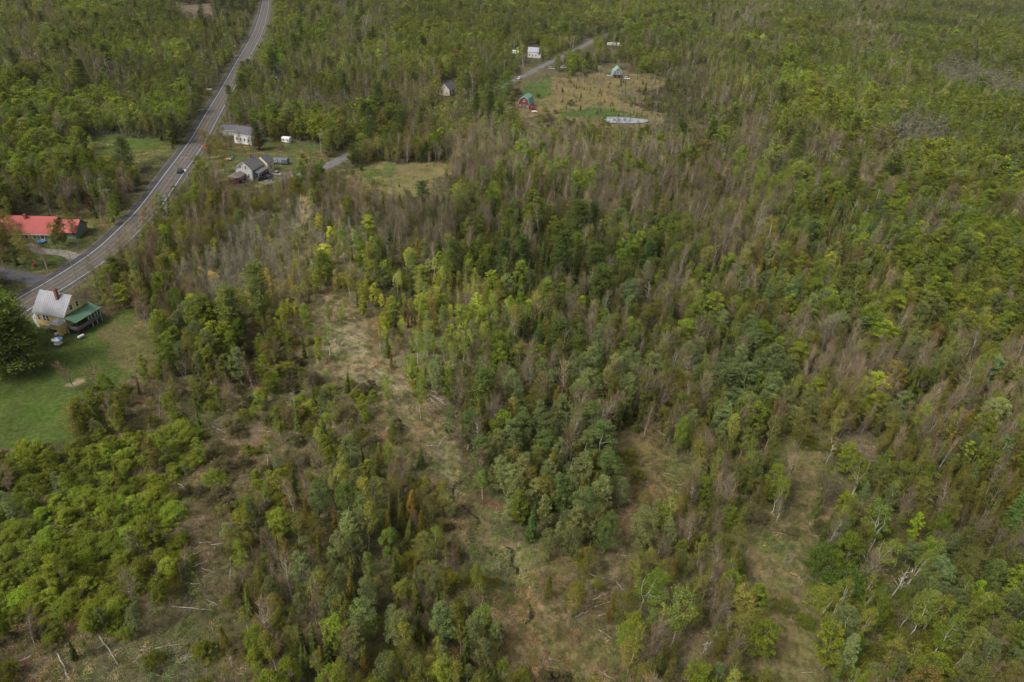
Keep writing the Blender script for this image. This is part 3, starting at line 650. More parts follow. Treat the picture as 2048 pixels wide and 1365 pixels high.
car(523, 361, math.radians(60), mat('dark_green_paint', (.02,.03,.03), .3, .05), 'dark car parked close against the red farmhouse porch')
car(1040, 159, math.radians(60), WCP, 'white car at the lower end of the far side road')
car(1222, 154, math.radians(10), WCP, 'white pickup parked farthest left of the grey cabin', 'pickup', kind='pickup')
car(1229, 152, math.radians(50), SLV, 'silver car parked just left of the grey cabin')
car(1254, 159, math.radians(-15), WCP, 'white car parked right of the grey cabin')
car(1103, 139, math.radians(0), mat('pale_green_paint', (.35,.42,.4), .4), 'pale green van beside young spruces in the far clearing')
car(1127, 137, math.radians(20), WCP, 'white van standing alone among spruces above the far clearing')
def tractor():
    r = empty('tractor', P(1066, 222), .5, 'red tractor parked beside the red barn', 'tractor')
    c = MB(); c.box(0, 2.2, -.45, .45, .7, 1.5); c.box(.9, 1.05, -.1, .1, 1.5, 2.1); c.build('hood', RED, r)
    c = MB(); c.box(-1.4, 0, -.75, .75, .7, 1.2); c.build('body', RED, r)
    c = MB(); c.box(-1.3, .1, -.8, .8, 2.4, 2.5); c.build('canopy', RED, r)
    for x in (-1.2, 0):
        for y in (-.7, .7): c = MB(); c.box(x-.04, x+.04, y-.04, y+.04, 1.2, 2.4); c.build('post', DARKW, r)
    for x, rad, w in ((-.9, .8, .25), (1.6, .45, .15)):
        for s_ in (-1, 1): c = MB(); c.tube([(x, s_*.8, rad), (x, s_*(.8+w), rad)], [rad, rad], 14); c.build('wheel', MATS['tyre'], r)
tractor()
def flat_trailer(px, py, label, colr, L=3.2, rz=.3):
    r = empty('farm_trailer', P(px, py), rz, label, 'trailer'); c = MB(); c.box(-L/2, L/2, -.9, .9, .5, .65); c.build('bed', colr, r)
    c = MB(); c.box(-L/2, L/2, -.92, -.85, .65, 1.1); c.box(-L/2, L/2, .85, .92, .65, 1.1); c.build('side_panel', colr, r)
    for s_ in (-1, 1): c = MB(); c.tube([(0, s_*.95, .35), (0, s_*1.15, .35)], [.35,.35], 10); c.build('wheel', MATS['tyre'], r)
flat_trailer(1069, 226, 'white farm trailer behind the red tractor', WHITE)
flat_trailer(540, 330, 'low orange trailer on the bare soil behind the farmhouse', mat('orange_paint', (.5,.16,.05), .6))
flat_trailer(456, 322, 'tan garden cart under the bare tree beside the farmhouse', mat('tan_wood', (.55,.36,.2), .8), 2.4)
def bin_(px, py, col, label, nm='plastic_bin', cat='bin', h=1.1, w=.45):
    r = empty(nm, P(px, py), .4, label, cat); c = MB(); c.tube([(0,0,0), (0,0,h)], [w*.8, w], 10); c.build('body', col, r)
    c = MB(); c.tube([(0,0,h+.002), (0,0,h+.1), (0,0,h+.14)], [w*1.08, w*1.05, w*.5], 10); c.build('lid', col, r)
bin_(465, 319, mat('blue_plastic', (.08,.22,.45), .5), 'blue plastic barrel beside the tan garden cart')
bin_(83, 485, MATS['blue_plastic'], 'low blue wading pool on the grass in front of the red roofed house', 'wading_pool', 'pool', .4, 1.4)
bin_(70, 534, mat('rust', (.30,.07,.04), .9), 'rust red fire barrel on grass by the paved driveway', h=.9, w=.6)
def sign(px, py, label, col, s=1.2, hh=1.6, rz=0, diamond=True):
    r = empty('road_sign', P(px, py), rz, label, 'sign')
    c = MB(); c.tube([(0,0,0), (0,0,hh)], [.05,.05], 6); c.build('post', mat('steel_post', (.3,.3,.3), .5), r)
    c = MB(); k = s*.71
    pts = [(0,hh-k+.6), (k,hh+.6), (0,hh+k+.6), (-k,hh+.6)] if diamond else [(-s*.6,hh-.3), (s*.6,hh-.3), (s*.6,hh+.6), (-s*.6,hh+.6)]
    c.add([(x,-.08,z) for x, z in pts] + [(x,-.05,z) for x, z in pts], [(0,1,2,3), (7,6,5,4), (0,4,5,1), (1,5,6,2), (2,6,7,3), (3,7,4,0)]); c.build('panel', col, r)
sign(413, 302, 'bright orange diamond road work sign at the highway shoulder', mat('sign_orange', (.85,.10,.02), .5), 1.9, 1.4)
sign(372, 352, 'small white sign on the shoulder just past the dark SUV', WHITE, .6, 2.2, 0, False)
sign(419, 184, 'white square sign board on the left verge of the highway', WHITE, 2.6, 1.4, .4, False)
sign(471, 99, 'small white round topped marker high up the highway verge', WHITE, 1.6, 1.6, 0)

# utility poles and wires
def pole(px, py, h=10.5, label='', rz=0., wood='pole_wood'):
    q = P(px, py); r = empty('utility_pole', q, rz, label, 'utility pole')
    c = MB(); c.tube([(0,0,-.3), (0,0,h)], [.17,.11], 8); c.build('pole', mat('pole_wood', (.30,.27,.23), .9, .2, 2), r)
    c = MB(); c.box(-1.25, 1.25, -.07, .07, h-.75, h-.58); a = c.build('crossarm', MATS['pole_wood'], r)
    for x in (-1.1, 0, 1.1): c = MB(); c.tube([(x,0,h-.57), (x,0,h-.35)], [.06,.04], 6); c.build('insulator', WHITE, a)
    return (q[0], q[1], h)
A_ = [pole(*p) for p in [(414,303,10.5,'utility pole standing beside the orange road work sign',.1), (386,212,10.5,'utility pole on the left verge, lowest one above the field',.2), (417,158,10.5,'utility pole at the dark conifers, second up the left verge',.2),
      (447,110,10.5,'utility pole in dry grass, third up the left verge',.2), (463,81,10.5,'utility pole fourth up the left verge of the highway',.2), (494,44,10.5,'topmost utility pole by the highway near its bend',.2)]]
B_ = [pole(643,312,10.5,'utility pole in the field behind the farmhouse',.2), pole(1008,153,11,'utility pole left of the far side road, tall above the maple',.2), pole(1047,140,11,'utility pole just below the white farmhouse',.2), pole(1145,98,11,'thin utility pole at the bend of the far side road',.2), pole(1190,76,11,'pale utility pole at the top end of the side road',.2)]
D_ = [pole(1197,160,10,'wooden pole standing in the far clearing near the cabin',.2), pole(1421,300,11.5,'pale utility pole rising among bare trees on the right side',1.1)]
E_ = [pole(377,357,9,'utility pole on the shoulder right behind the dark SUV',.2), pole(224,425,9,'white utility pole among maples left of the highway',.2), pole(152,560,9,'dark leaning utility pole beside the highway near yellow house',.2)]
def wires(pts, label, sag=1.1, offs=(-1.1, 0, 1.1)):
    mb = MB()
    for (a, b) in zip(pts[:-1], pts[1:]):
        a, b = np.array(a), np.array(b); d = b - a; n = np.array([d[1], -d[0], 0]); n /= np.linalg.norm(n) + 1e-9
        for o in offs:
            mb.tube([a + d*t + n*o - np.array([0, 0, .35 + sag*4*t*(1-t)]) for t in np.linspace(0, 1, 9)], [.022]*9, 3, cap=False)
    tag(mb.build('power_line', mat('wire', (.12,.12,.12), .6)), label, 'power line')
wires(A_, 'power line running along the left verge of the highway'); wires(B_, 'power line following the far side road')
R_ = [tuple(P(1230,205,10)), D_[1], tuple(P(1500,276,11)), tuple(P(1600,322,11)), tuple(P(1760,378,11)), tuple(P(1990,420,11))]
wires(R_, 'thin power line crossing the forest on the right side', 1.6)
for i, q in enumerate(R_[2:5]):
    px_, py_, _w = proj(q[0], q[1], 0.0)
    pole(float(px_), float(py_), 11, ['utility pole hidden in bare trees, first beyond the pale one', 'utility pole hidden in trees, second beyond the pale one', 'utility pole hidden in trees, third beyond the pale one'][i], 1.1)

# ------------------------------------------------------------------ tree shapes
class TB:
    """collects the wood and the leaves of one tree"""
    def __init__(s): s.wood = MB(); s.q = []
    def leaves(s, c, size, nrm_up=.5, asp=.65):
        n = len(c)
        d = rng.normal(size=(n, 3)); d[:, 2] = d[:, 2] + nrm_up * 3.0; d /= np.linalg.norm(d, axis=1)[:, None]
        a = np.cross(d, rng.normal(size=(n, 3))); a /= np.linalg.norm(a, axis=1)[:, None]; b = np.cross(d, a)
        sz = size * rng.uniform(.6, 1.35, n)[:, None]
        s.q.append(np.stack([c + a*sz, c + b*sz*asp, c - a*sz, c - b*sz*asp], 1))
    def strips(s, p0, p1, w, side=None):
        """thin rhombs from p0 to p1"""
        d = p1 - p0; n = len(p0)
        a = np.cross(d, rng.normal(size=(n, 3)) if side is None else side); a /= np.linalg.norm(a, axis=1)[:, None] + 1e-9
        m = p0 + d * .35; w = np.broadcast_to(np.asarray(w, float), (n,))[:, None]
        s.q.append(np.stack([p0, m + a*w, p1, m - a*w], 1))
    def meshes(s, name, wood_mat, leaf_m):
        q = np.concatenate(s.q) if s.q else np.zeros((0, 4, 3))
        def mk(nm, v, fl, mats, mi):
            me = bpy.data.meshes.new(nm); me.from_pydata(v, [], fl)
            for x in mats: me.materials.append(MATS[x])
            if mi is not None: me.polygons.foreach_set('material_index', mi)
            return me
        qv = q.reshape(-1, 3).tolist(); qf = np.arange(len(qv)).reshape(-1, 4).tolist()
        trunk = mk(name + '_trunk', s.wood.v, s.wood.f, [wood_mat], None)
        crown = mk(name + '_crown', qv, qf, [leaf_m], None)
        nb = len(s.wood.v); both = mk(name, s.wood.v + qv, s.wood.f + [tuple(i + nb for i in f) for f in qf], [wood_mat, leaf_m], [0]*len(s.wood.f) + [1]*len(qf))
        return trunk, crown, both

PROF = {'round': lambda t: np.sqrt(np.clip(1 - (2*t - 1)**2, 0, 1)),
        'oval': lambda t: np.clip(t/.32, 0, 1)**.6 * np.sqrt(np.clip(1 - ((t - .32)/.70)**2, 0, 1)),
        'cone': lambda t: np.clip(t/.12, 0, 1)**.5 * (1 - t)**.75 * .97 + .03,
        'vase': lambda t: (.35 + .65*np.clip(t/.6, 0, 1)) * np.sqrt(np.clip(1 - np.clip((t - .55)/.45, 0, 1)**2, 0, 1)),
        'dome': lambda t: np.sqrt(np.clip(1 - t*t, 0, 1))}

def trunk_line(h, bend):
    k = 6; d = rng.uniform(0, 2*math.pi); o = rng.normal(size=(k+1, 2)) * .012 * h; o[0] = 0
    return np.array([[math.cos(d)*bend*h*(i/k)**1.6 + o[i, 0], math.sin(d)*bend*h*(i/k)**1.6 + o[i, 1], h*i/k] for i in range(k+1)])

def broad(h, cr, cb, prof, nc, nl, ls, cs=.28, r0=.012, bend=.05, limbs=12, flat=.7, surf=.6, twigs=0, up_n=.5, multi=1):
    T = TB(); f = PROF[prof]
    if nl > 1000: nl = int(nl*1.7); ls *= .77
    if nl: nc = int(nc*1.5); cs *= .88
    for mstem in range(multi):
        tl = trunk_line(h*.95, bend * (1 if multi == 1 else 2.2))
        T.wood.tube(tl, [h*r0*(1 - .85*i/6) for i in range(7)], 6)
    t = rng.uniform(0, 1, nc); rr = f(t) * cr; a = rng.uniform(0, 2*math.pi, nc)
    k = rng.uniform(0, 1, nc)**(1 - surf) ; z = cb*h + t*(1 - cb)*h
    c = np.stack([np.cos(a)*rr*k, np.sin(a)*rr*k, z], 1)
    ax = np.array([np.interp(z, tl[:, 2], tl[:, j]) for j in (0, 1)]).T; c[:, :2] += ax
    for i in range(min(limbs, nc)):
        zz = c[i, 2]; zb = max(cb*h*.7, zz - (np.linalg.norm(c[i, :2] - ax[i]) * rng.uniform(.6, 1.2) + .3))
        b = np.array([np.interp(zb, tl[:, 2], tl[:, 0]), np.interp(zb, tl[:, 2], tl[:, 1]), zb]); m = (b + c[i])/2 + rng.normal(size=3)*.04*h*.3 + np.array([0, 0, -.03*h])
        rb = h*r0*.33; T.wood.tube([b, m, c[i]], [rb, rb*.6, rb*.2], 4, cap=False)
    if nl:
        w = rng.integers(0, nc, nl); sc = cr*cs*rng.uniform(.6, 1.3, nc)
        off = rng.normal(size=(nl, 3)); off /= np.linalg.norm(off, axis=1)[:, None]; off *= (rng.uniform(0, 1, nl)**.45)[:, None]
        off[:, 2] *= flat
        T.leaves(c[w] + off * sc[w][:, None], ls, up_n)
    if twigs:
        w = rng.integers(0, nc, twigs); p0 = c[w] * .75 + np.stack([np.interp(c[w][:, 2], tl[:, 2], tl[:, 0]), np.interp(c[w][:, 2], tl[:, 2], tl[:, 1]), c[w][:, 2] - cr*.25], 1) * .25
        p0 = p0 + rng.normal(size=(twigs, 3)) * cr*.12
        dr = c[w] - np.array([0, 0, cb*h]); dr[:, 2] = np.abs(dr[:, 2])*.3 + cr*.9; dr /= np.linalg.norm(dr, axis=1)[:, None]
        dr = dr + rng.normal(size=(twigs, 3))*.5; ln = rng.uniform(.09, .2, twigs)[:, None]*h*.8
        T.strips(p0, p0 + dr*ln, .004 + .0016*h*(1 if twigs > 400 or nl else 2.4))
    return T

def spruce(h, r, dens=1.0, droop=.28, far=False):
    T = TB(); tl = trunk_line(h, .015); T.wood.tube(tl, [h*.013*(1 - .93*i/6) for i in range(7)], 6)
    z = h*.06; st = (.036 if not far else .06) * h / dens
    P0, P1, Wd = [], [], []
    while z < h*.97:
        t = z/h; rr = r * (1 - t)**.85 * rng.uniform(.8, 1.15) + .06; nb = int((9 if not far else 7) * (.6 + .4*(1-t)))
        a0 = rng.uniform(0, 6.28)
        for k in range(nb):
            a = a0 + 6.283*k/nb + rng.normal()*.2; ln = rr*rng.uniform(.75, 1.15); zz = z + rng.normal()*st*.3
            d = np.array([math.cos(a), math.sin(a), 0]); b = np.array([0, 0, zz]); e = b + d*ln + np.array([0, 0, -droop*ln])
            P0.append(b); P1.append(e); Wd.append(ln*.20 + .04)
            if not far:
                for s_ in (-1, 1):
                    for q in (.35, .62):
                        m = b + (e - b)*q; dd = np.array([math.cos(a + s_*.75), math.sin(a + s_*.75), -.3]); P0.append(m); P1.append(m + dd*ln*.42*(1.2 - q)); Wd.append(ln*.10 + .02)
        z += st * (1.05 - .45*t)
    P0.append(np.array([0, 0, h*.93])); P1.append(np.array([0, 0, h*1.02])); Wd.append(.07)
    P0, P1 = np.array(P0), np.array(P1); side = np.tile(np.array([0, 0, 1.0]), (len(P0), 1)) + rng.normal(size=(len(P0), 3))*.35
    T.strips(P0, P1, np.array(Wd), side); return T

def pine(h, r, n_leaf=2200, ls=.2):
    T = TB(); tl = trunk_line(h, .02); T.wood.tube(tl, [h*.016*(1 - .88*i/6) for i in range(7)], 7)
    z = h*.14; C = []
    while z < h*.97:
        t = (z/h - .14)/.83; rr = r * math.sqrt(max(0, 1 - t**2.2)) * rng.uniform(.7, 1.1) + .3; nb = rng.integers(5, 8); a0 = rng.uniform(0, 6.28)
        for k in range(nb):
            a = a0 + 6.283*k/nb + rng.normal()*.25; ln = rr*rng.uniform(.6, 1.15); e = np.array([math.cos(a)*ln, math.sin(a)*ln, z + ln*rng.uniform(.05, .3)])
            T.wood.tube([(0, 0, z), (e[0]*.5, e[1]*.5, z + .02), e], [h*.004, h*.003, .02], 4, cap=False)
            for q in np.linspace(.35, 1.0, 5): C.append(np.array([e[0]*q, e[1]*q, z + (e[2]-z)*q + .1]))
        z += h*.066*rng.uniform(.8, 1.25)
    C = np.array(C); w = rng.integers(0, len(C), n_leaf); off = rng.normal(size=(n_leaf, 3)) * np.array([.36, .36, .14]) * r/2.6
    T.leaves(C[w] + off, ls, .9, .35); return T

def snag(h):
    T = TB(); tl = trunk_line(h, .06); T.wood.tube(tl, [h*.016*(1 - .8*i/6) for i in range(7)], 6)
    for i in range(12):
        z = rng.uniform(.35, .98)*h; a = rng.uniform(0, 6.28); ln = (1.15 - z/h)*h*.42*rng.uniform(.5, 1.1)
        b = np.array([np.interp(z, tl[:, 2], tl[:, 0]), np.interp(z, tl[:, 2], tl[:, 1]), z]); e = b + np.array([math.cos(a)*ln*.75, math.sin(a)*ln*.75, ln*.7]); m = (b+e)/2 + rng.normal(size=3)*.1
        T.wood.tube([b, m, e], [.075, .05, .015], 4, cap=False)
        for k in range(5):
            q = b + (e-b)*rng.uniform(.35, .95); T.strips(q[None], (q + rng.normal(size=3)*np.array([.35,.35,.3]) + np.array([0,0,.35]))[None], .03)
    return T

NV = 5
def make_lib():
    lib = {}
    for far in (0, 1):
        k = 1 if not far else .2
        s = 1 if not far else 1.9
        def N(n): return int(n * k)
        g = {
         'spruce': lambda i: (spruce(10, [1.3,1.5,1.75,1.15,1.4][i % 5], [1.0,.9,1.1,1,.85][i % 5], [.3,.25,.38,.3,.2][i % 5], bool(far)), 'bark_brown', 'needles'),
         'aspen': lambda i: (broad(10, [1.7,1.95,1.5,2.1,1.8][i % 5], .17, 'oval', 75, N(4200), .105*s, .27, .009, .04, 10, .9, .55), 'bark_grey' if i % 2 else 'bark_pale', 'leaves'),
         'birch': lambda i: (broad(10, [1.5,1.25,1.8,1.35,1.6][i % 5], [.38,.45,.35,.5,.4][i % 5], 'oval', 38, N(1700), .10*s, .30, .0068, .045, 14, 1.0, .5, N(110) + 10, .3, [1,1,2,1,3][i % 5]), 'bark_white', 'leaves'),
         'maple': lambda i: (broad(10, [2.1,1.8,2.5,1.9,2.2][i % 5], .16, ['round','oval','vase','round','oval'][i % 5], 46, N(4200), .135*s, .30, .012, .04, 12, .62, .62), 'bark_grey', 'leaves'),
         'olive': lambda i: (broad(10, [1.9,1.6,2.2,1.6,1.8][i % 5], .20, ['vase','oval','round','oval','vase'][i % 5], 60, N(1900), .105*s, .30, .010, .06, 18, .8, .5, N(260) + 20), 'bark_grey', 'leaves'),
         'bare': lambda i: (broad(10, [1.5,1.2,1.8,1.3,1.6][i % 5], .28, ['vase','oval','vase','oval','round'][i % 5], 70, 0, .1, .3, .0105, .05, 46, .8, .4, 640 if not far else 110, .5, [1,2,1,1,2][i % 5]), ['bark_grey','bark_pale','bark_grey','bark_grey','bark_pale'][i % 5], 'twigs'),
         'cedar': lambda i: (broad(10, [1.45,1.25,1.6,1.35,1.7][i % 5], .07, 'cone', 90, N(3000), .13*s, .30, .011, .03, 6, 1.2, .5, 0, .2), 'bark_brown', 'needles'),
         'pine': lambda i: (pine(10, [2.6,2.2,2.9,2.4,2.0][i % 5], N(6500) + 250, .165*(1 if not far else 1.9)), 'bark_brown', 'needles'),
         'shrub': lambda i: (broad(10, [7,6,8,5.5,7.5][i % 5], .05, 'dome', 55, N(3400), .32*s, .26, .012, .2, 10, .7, .55, N(200), .5, 3), 'bark_grey', 'leaves'),
        }
        for sp in SP:
            for i in range(NV):
                T, wm, lm = g[sp](i); lib[sp, far, i] = T.meshes(f'{sp}_{far}_{i}', wm, lm)
    for i in range(3): lib['snag', 0, i] = snag(10).meshes(f'snag_{i}', 'bark_dead', 'twigs')
    return lib
LIB = make_lib()

# ------------------------------------------------------------------ where the trees stand
def candidates():
    out = []
    for y0, y1, sp in ((38, 190, 2.45), (190, 380, 3.05), (380, 700, 4.3), (700, 1250, 6.4), (1250, 2500, 9.5)):
        ys = np.arange(y0, y1, sp); xm = 1.06 * y1 + 60
        xs = np.arange(-xm, xm, sp); X, Y = np.meshgrid(xs, ys)
        X = X + rng.uniform(-.48, .48, X.shape)*sp; Y = Y + rng.uniform(-.48, .48, X.shape)*sp
        out.append(np.stack([X.ravel(), Y.ravel(), np.full(X.size, sp)], 1))
    c = np.concatenate(out); px, py, w = proj(c[:, 0], c[:, 1], 4.0)
    m = (w > 20) & (px > -160) & (px < 2208) & (py > -60 - 0*px) & (py < 1700)
    return c[m]
c = candidates(); X, Y, SPC = c.T
px0, py0, w0 = proj(X, Y, 0); pxm, pym, wm_ = proj(X, Y, 4.5); pxt, pyt, wt = proj(X, Y, 10)
ct = celltype(pxm, pym, X, Y)
# species: pick by mix, in drifts
u = np.clip(fbm(X, Y, 26, 91)*1.5 - .25 + rng.uniform(-.42, .42, len(X)), 0, .9999)
u = (np.argsort(np.argsort(u)) / len(u)) * .55 + rng.uniform(0, .45, len(X))
perm = [5, 4, 6, 0, 7, 1, 3, 2, 8]
cum = np.cumsum(MIXA[ct][:, perm], 1); u = np.minimum(u, .9999)
us = np.argsort(np.argsort(u)) / len(u)
si = np.array(perm)[(us[:, None] > cum).sum(1).clip(0, 8)]
keepp = DENS[ct]
jx = (fbm(X, Y, 7, 3) - .5)*2; jy = (fbm(X, Y, 7, 5) - .5)*2; amp = F_PX/w0*5
zt = np.ones(len(X)); zb = np.ones(len(X))
for poly, col, a, b in ZONES:
    m = inpoly(px0 + jx*amp, py0 + jy*amp, poly); zt[m] = a; zb[m] = b
    zt[inpoly(pxm, pym, poly)] *= max(a, .35) if a > 0 else .12
prob = np.where(si == 8, np.minimum(keepp, 1.0) * np.where(zb < 1, zb*1.2, 1), keepp*zt)
alive = rng.uniform(0, 1, len(X)) < prob * .98
dr = segdist(X, Y, ROAD); dl = segdist(X, Y, LANE[8:]); dd_ = np.minimum(segdist(X, Y, DRIVE), segdist(X, Y, DRIVE2))
alive &= (dr > 6.9 + rng.uniform(0, 2.6, len(X))) & (dl > 5.2) & (dd_ > 4.5)
for q in HOUSE_SPOTS: alive &= np.hypot(X - q[0], Y - q[1]) > 8
BRIGHT_PARCEL = [(605,405),(1095,590),(960,680),(835,785),(640,690),(318,545)]      # shorter, sparser growth; the overlay's brightness is put into the plant tints
BRIGHT_WOOD_ = [(325,545),(480,460),(600,405),(650,430),(620,500),(560,560),(460,610),(400,590)]
hsc = rng.uniform(.62, 1.25, len(X)) * (.72 + .6*fbm(X, Y, 45, 33))
_m = inpoly(pxm, pym, BRIGHT_WOOD_) & (rng.uniform(0, 1, len(X)) < .55); si[_m] = 5
HT = np.array([9.0, 9.3, 9.5, 9.6, 8.6, 9.6, 7.6, 14.5, 2.5])[si] * hsc
TL = {'m': .82, 'k': .70, 's': .8, 'f': .7, 'y': .92, 'l': 1.0}
for t, s_ in TL.items(): HT[(ct == TYPES.index(t)) & (si != 8)] *= s_
HT[inpoly(pxm, pym, BRIGHT_PARCEL)] *= .80
alive &= ~(inpoly(pxm, pym, BRIGHT_PARCEL) & (rng.uniform(0, 1, len(X)) < .16))
yng = inpoly(pxm, pym, [(1150,150),(1420,120),(1420,250),(1330,250),(1230,185),(1150,170)])
HT[yng] *= .5
yng2 = inpoly(pxm, pym, [(700,520),(900,500),(960,560),(1090,570),(1080,640),(900,640),(760,610)])
HT[yng2 & (si == 0)] *= .75
_a, _b, _ = proj(X, Y, HT); _c, _d, _ = proj(X, Y, HT*.78); _e, _f, _ = proj(X, Y, HT*.55)
# nothing may hide the visible stretches of road and the houses
for kx, ky, rx, ry in KEEP:
    for (ax, ay) in ((px0, py0), (pxm, pym), (pxt, pyt), (_a, _b), (_c, _d), (_e, _f)):
        alive &= ~((((ax - kx)/rx)**2 + ((ay - ky)/ry)**2) < 1)
SEEN_ROAD = [[(20,630),(95,560),(215,480),(240,460),(322,352),(395,235),(440,180),(460,190),(440,240),(375,350),(338,385),(240,505),(130,590),(40,650)],
             [(470,140),(515,0),(548,0),(548,40),(520,95),(498,130)], [(1036,160),(1092,122),(1098,132),(1055,162)], [(1155,100),(1185,79),(1192,85),(1165,102)], [(0,540),(100,545),(100,575),(0,560)]]
for k_, poly in enumerate(SEEN_ROAD):
    for (zz, pr_) in ((2.5, 1.0), (5.5, .96 if k_ else .9), (8.5, .9 if k_ else .8)):
        ax, ay, _w = proj(X, Y, np.minimum(zz, HT)); alive &= ~(inpoly(ax, ay, poly) & (rng.uniform(0, 1, len(X)) < pr_))
alive &= ~((segdist(X, Y, STREAM) < 2.5))
sel = np.where(alive)[0]

PAL = {'spruce': (.038,.056,.018), 'aspen': (.120,.165,.082), 'birch': (.160,.205,.055), 'maple': (.112,.158,.028), 'olive': (.120,.138,.048), 'bare': (.118,.110,.092),
       'cedar': (.082,.090,.026), 'pine': (.058,.084,.026), 'shrub': (.118,.148,.034)}
PALA = np.array([PAL[s] for s in SP]) * np.array([1.11, .985, .76]) * np.array([1.5, 1.25, 1.25, 1.4, 1.3, 1.3, 1.45, 1.4, 1.25])[:, None]
BRIGHT_WOOD = [(325,545),(480,460),(600,405),(690,440),(760,480),(700,530),(640,520),(560,560),(460,610),(400,590)]
def tints(x, y, s_i, t_i, pxx, pyy):
    n = len(x); T = PALA[s_i].copy()
    T *= (rng.lognormal(0, .20, n))[:, None]
    hue = rng.normal(0, .06, n) + (fbm(x, y, 30, 55) - .5)*.28; hue[s_i == 5] *= .4
    T[:, 0] *= 1 + hue*.8; T[:, 2] *= 1 - hue*.4
    leafy = np.isin(s_i, [2, 3, 4, 8]); r = rng.uniform(0, 1, n)
    m = leafy & (r < .09); T[m] = np.array([.19, .25, .035]) * rng.uniform(.75, 1.2, m.sum())[:, None]          # fresh yellow-green
    m = leafy & (r > .975); T[m] = np.array([.19, .155, .05]) * rng.uniform(.7, 1.1, m.sum())[:, None]          # russet young leaves
    m = (s_i == 8) & ((t_i == TYPES.index('k')) | (t_i == TYPES.index('f'))) & (rng.uniform(0, 1, n) < .55)
    T[m] = np.array([.125, .118, .058]) * rng.lognormal(0, .2, m.sum())[:, None]
    m = (s_i == 8) & (t_i == TYPES.index('s')); T[m] *= np.array([1.08, 1.22, 1.0])
    big = fbm(x, y, 110, 301) - .5; T *= (1 + big*.9)[:, None]; T[:, 0] *= 1 + (fbm(x, y, 90, 311) - .5)*.22
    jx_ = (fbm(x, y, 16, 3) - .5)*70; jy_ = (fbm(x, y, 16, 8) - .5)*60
    m = inpoly(pxx + jx_, pyy + jy_, BRIGHT_PARCEL); T[m & np.isin(s_i, [1, 2, 3, 4, 8])] *= np.array([1.75, 1.6, 1.5]); T[m & np.isin(s_i, [0, 6, 7])] *= np.array([1.5, 1.4, 1.2]); T[m & (s_i == 5)] *= 1.35  # leaf, needle and twig tints raised to carry the parcel's added brightness
    m = inpoly(pxx, pyy, BRIGHT_WOOD); T[m & (s_i == 5)] = np.array([.26, .25, .18]); T[m & np.isin(s_i, [3, 4, 8])] *= np.array([1.5, 1.4, 1.4])  # pale bare twigs, lifted with the leaves to hold the same painted brightness
    m = (((pxx - 1540)/95)**2 + ((pyy - 360)/60)**2 < 1) & np.isin(s_i, [1, 2, 3, 4]); T[m] = T[m]*.4 + np.array([.24, .29, .06])*.75  # sunlit patch put into the leaf tints
    m = (((pxx - 1960)/100)**2 + ((pyy - 165 - (pxx - 1960)*.25)/22)**2 < 1) | (((pxx - 1830)/60)**2 + ((pyy - 272)/22)**2 < 1); T[m] = np.array([.25, .25, .165]) * rng.uniform(.75, 1.1, m.sum())[:, None]
    m = (s_i == 6) & (r < .3); T[m] = T[m] * np.array([1.12, 1.0, .9])
    return T

# ------------------------------------------------------------------ labels and individuals
NAME = {'spruce': 'spruce_tree', 'aspen': 'aspen_tree', 'birch': 'birch_tree', 'maple': 'maple_tree', 'olive': 'budding_tree', 'bare': 'bare_tree', 'cedar': 'cedar_tree', 'pine': 'pine_tree', 'shrub': 'leafy_shrub', 'snag': 'dead_tree'}
CAT = {'spruce': 'spruce', 'aspen': 'aspen', 'birch': 'birch', 'maple': 'maple', 'olive': 'budding tree', 'bare': 'bare tree', 'cedar': 'cedar', 'pine': 'pine', 'shrub': 'shrub', 'snag': 'dead tree'}
LOOK = {'spruce': 'dark spruce', 'aspen': 'grey-green aspen', 'birch': 'pale-trunked birch', 'maple': 'leafy green maple', 'olive': 'olive budding tree', 'bare': 'leafless grey tree', 'cedar': 'olive-brown cedar', 'pine': 'tufted white pine', 'shrub': 'low rounded shrub', 'snag': 'dead white tree'}
GROUP = {'spruce': 'dark spruces across the forest', 'aspen': 'grey-green aspens', 'birch': 'birches across the forest', 'maple': 'leafy green trees', 'olive': 'budding olive trees', 'bare': 'leafless trees', 'cedar': 'olive-brown cedars', 'pine': 'white pines', 'shrub': 'shrubs in the clearings', 'snag': 'dead white trees'}
USED = set()
ONES = 'zero one two three four five six seven eight nine ten eleven twelve thirteen fourteen fifteen sixteen seventeen eighteen nineteen'.split()
TENS = '_ _ twenty thirty forty fifty sixty seventy eighty ninety hundred'.split()
def num(v):
    v = int(round(min(max(v, 0), 100))); return ONES[v] if v < 20 else (TENS[v//10] + ('-' + ONES[v % 10] if v % 10 else ''))
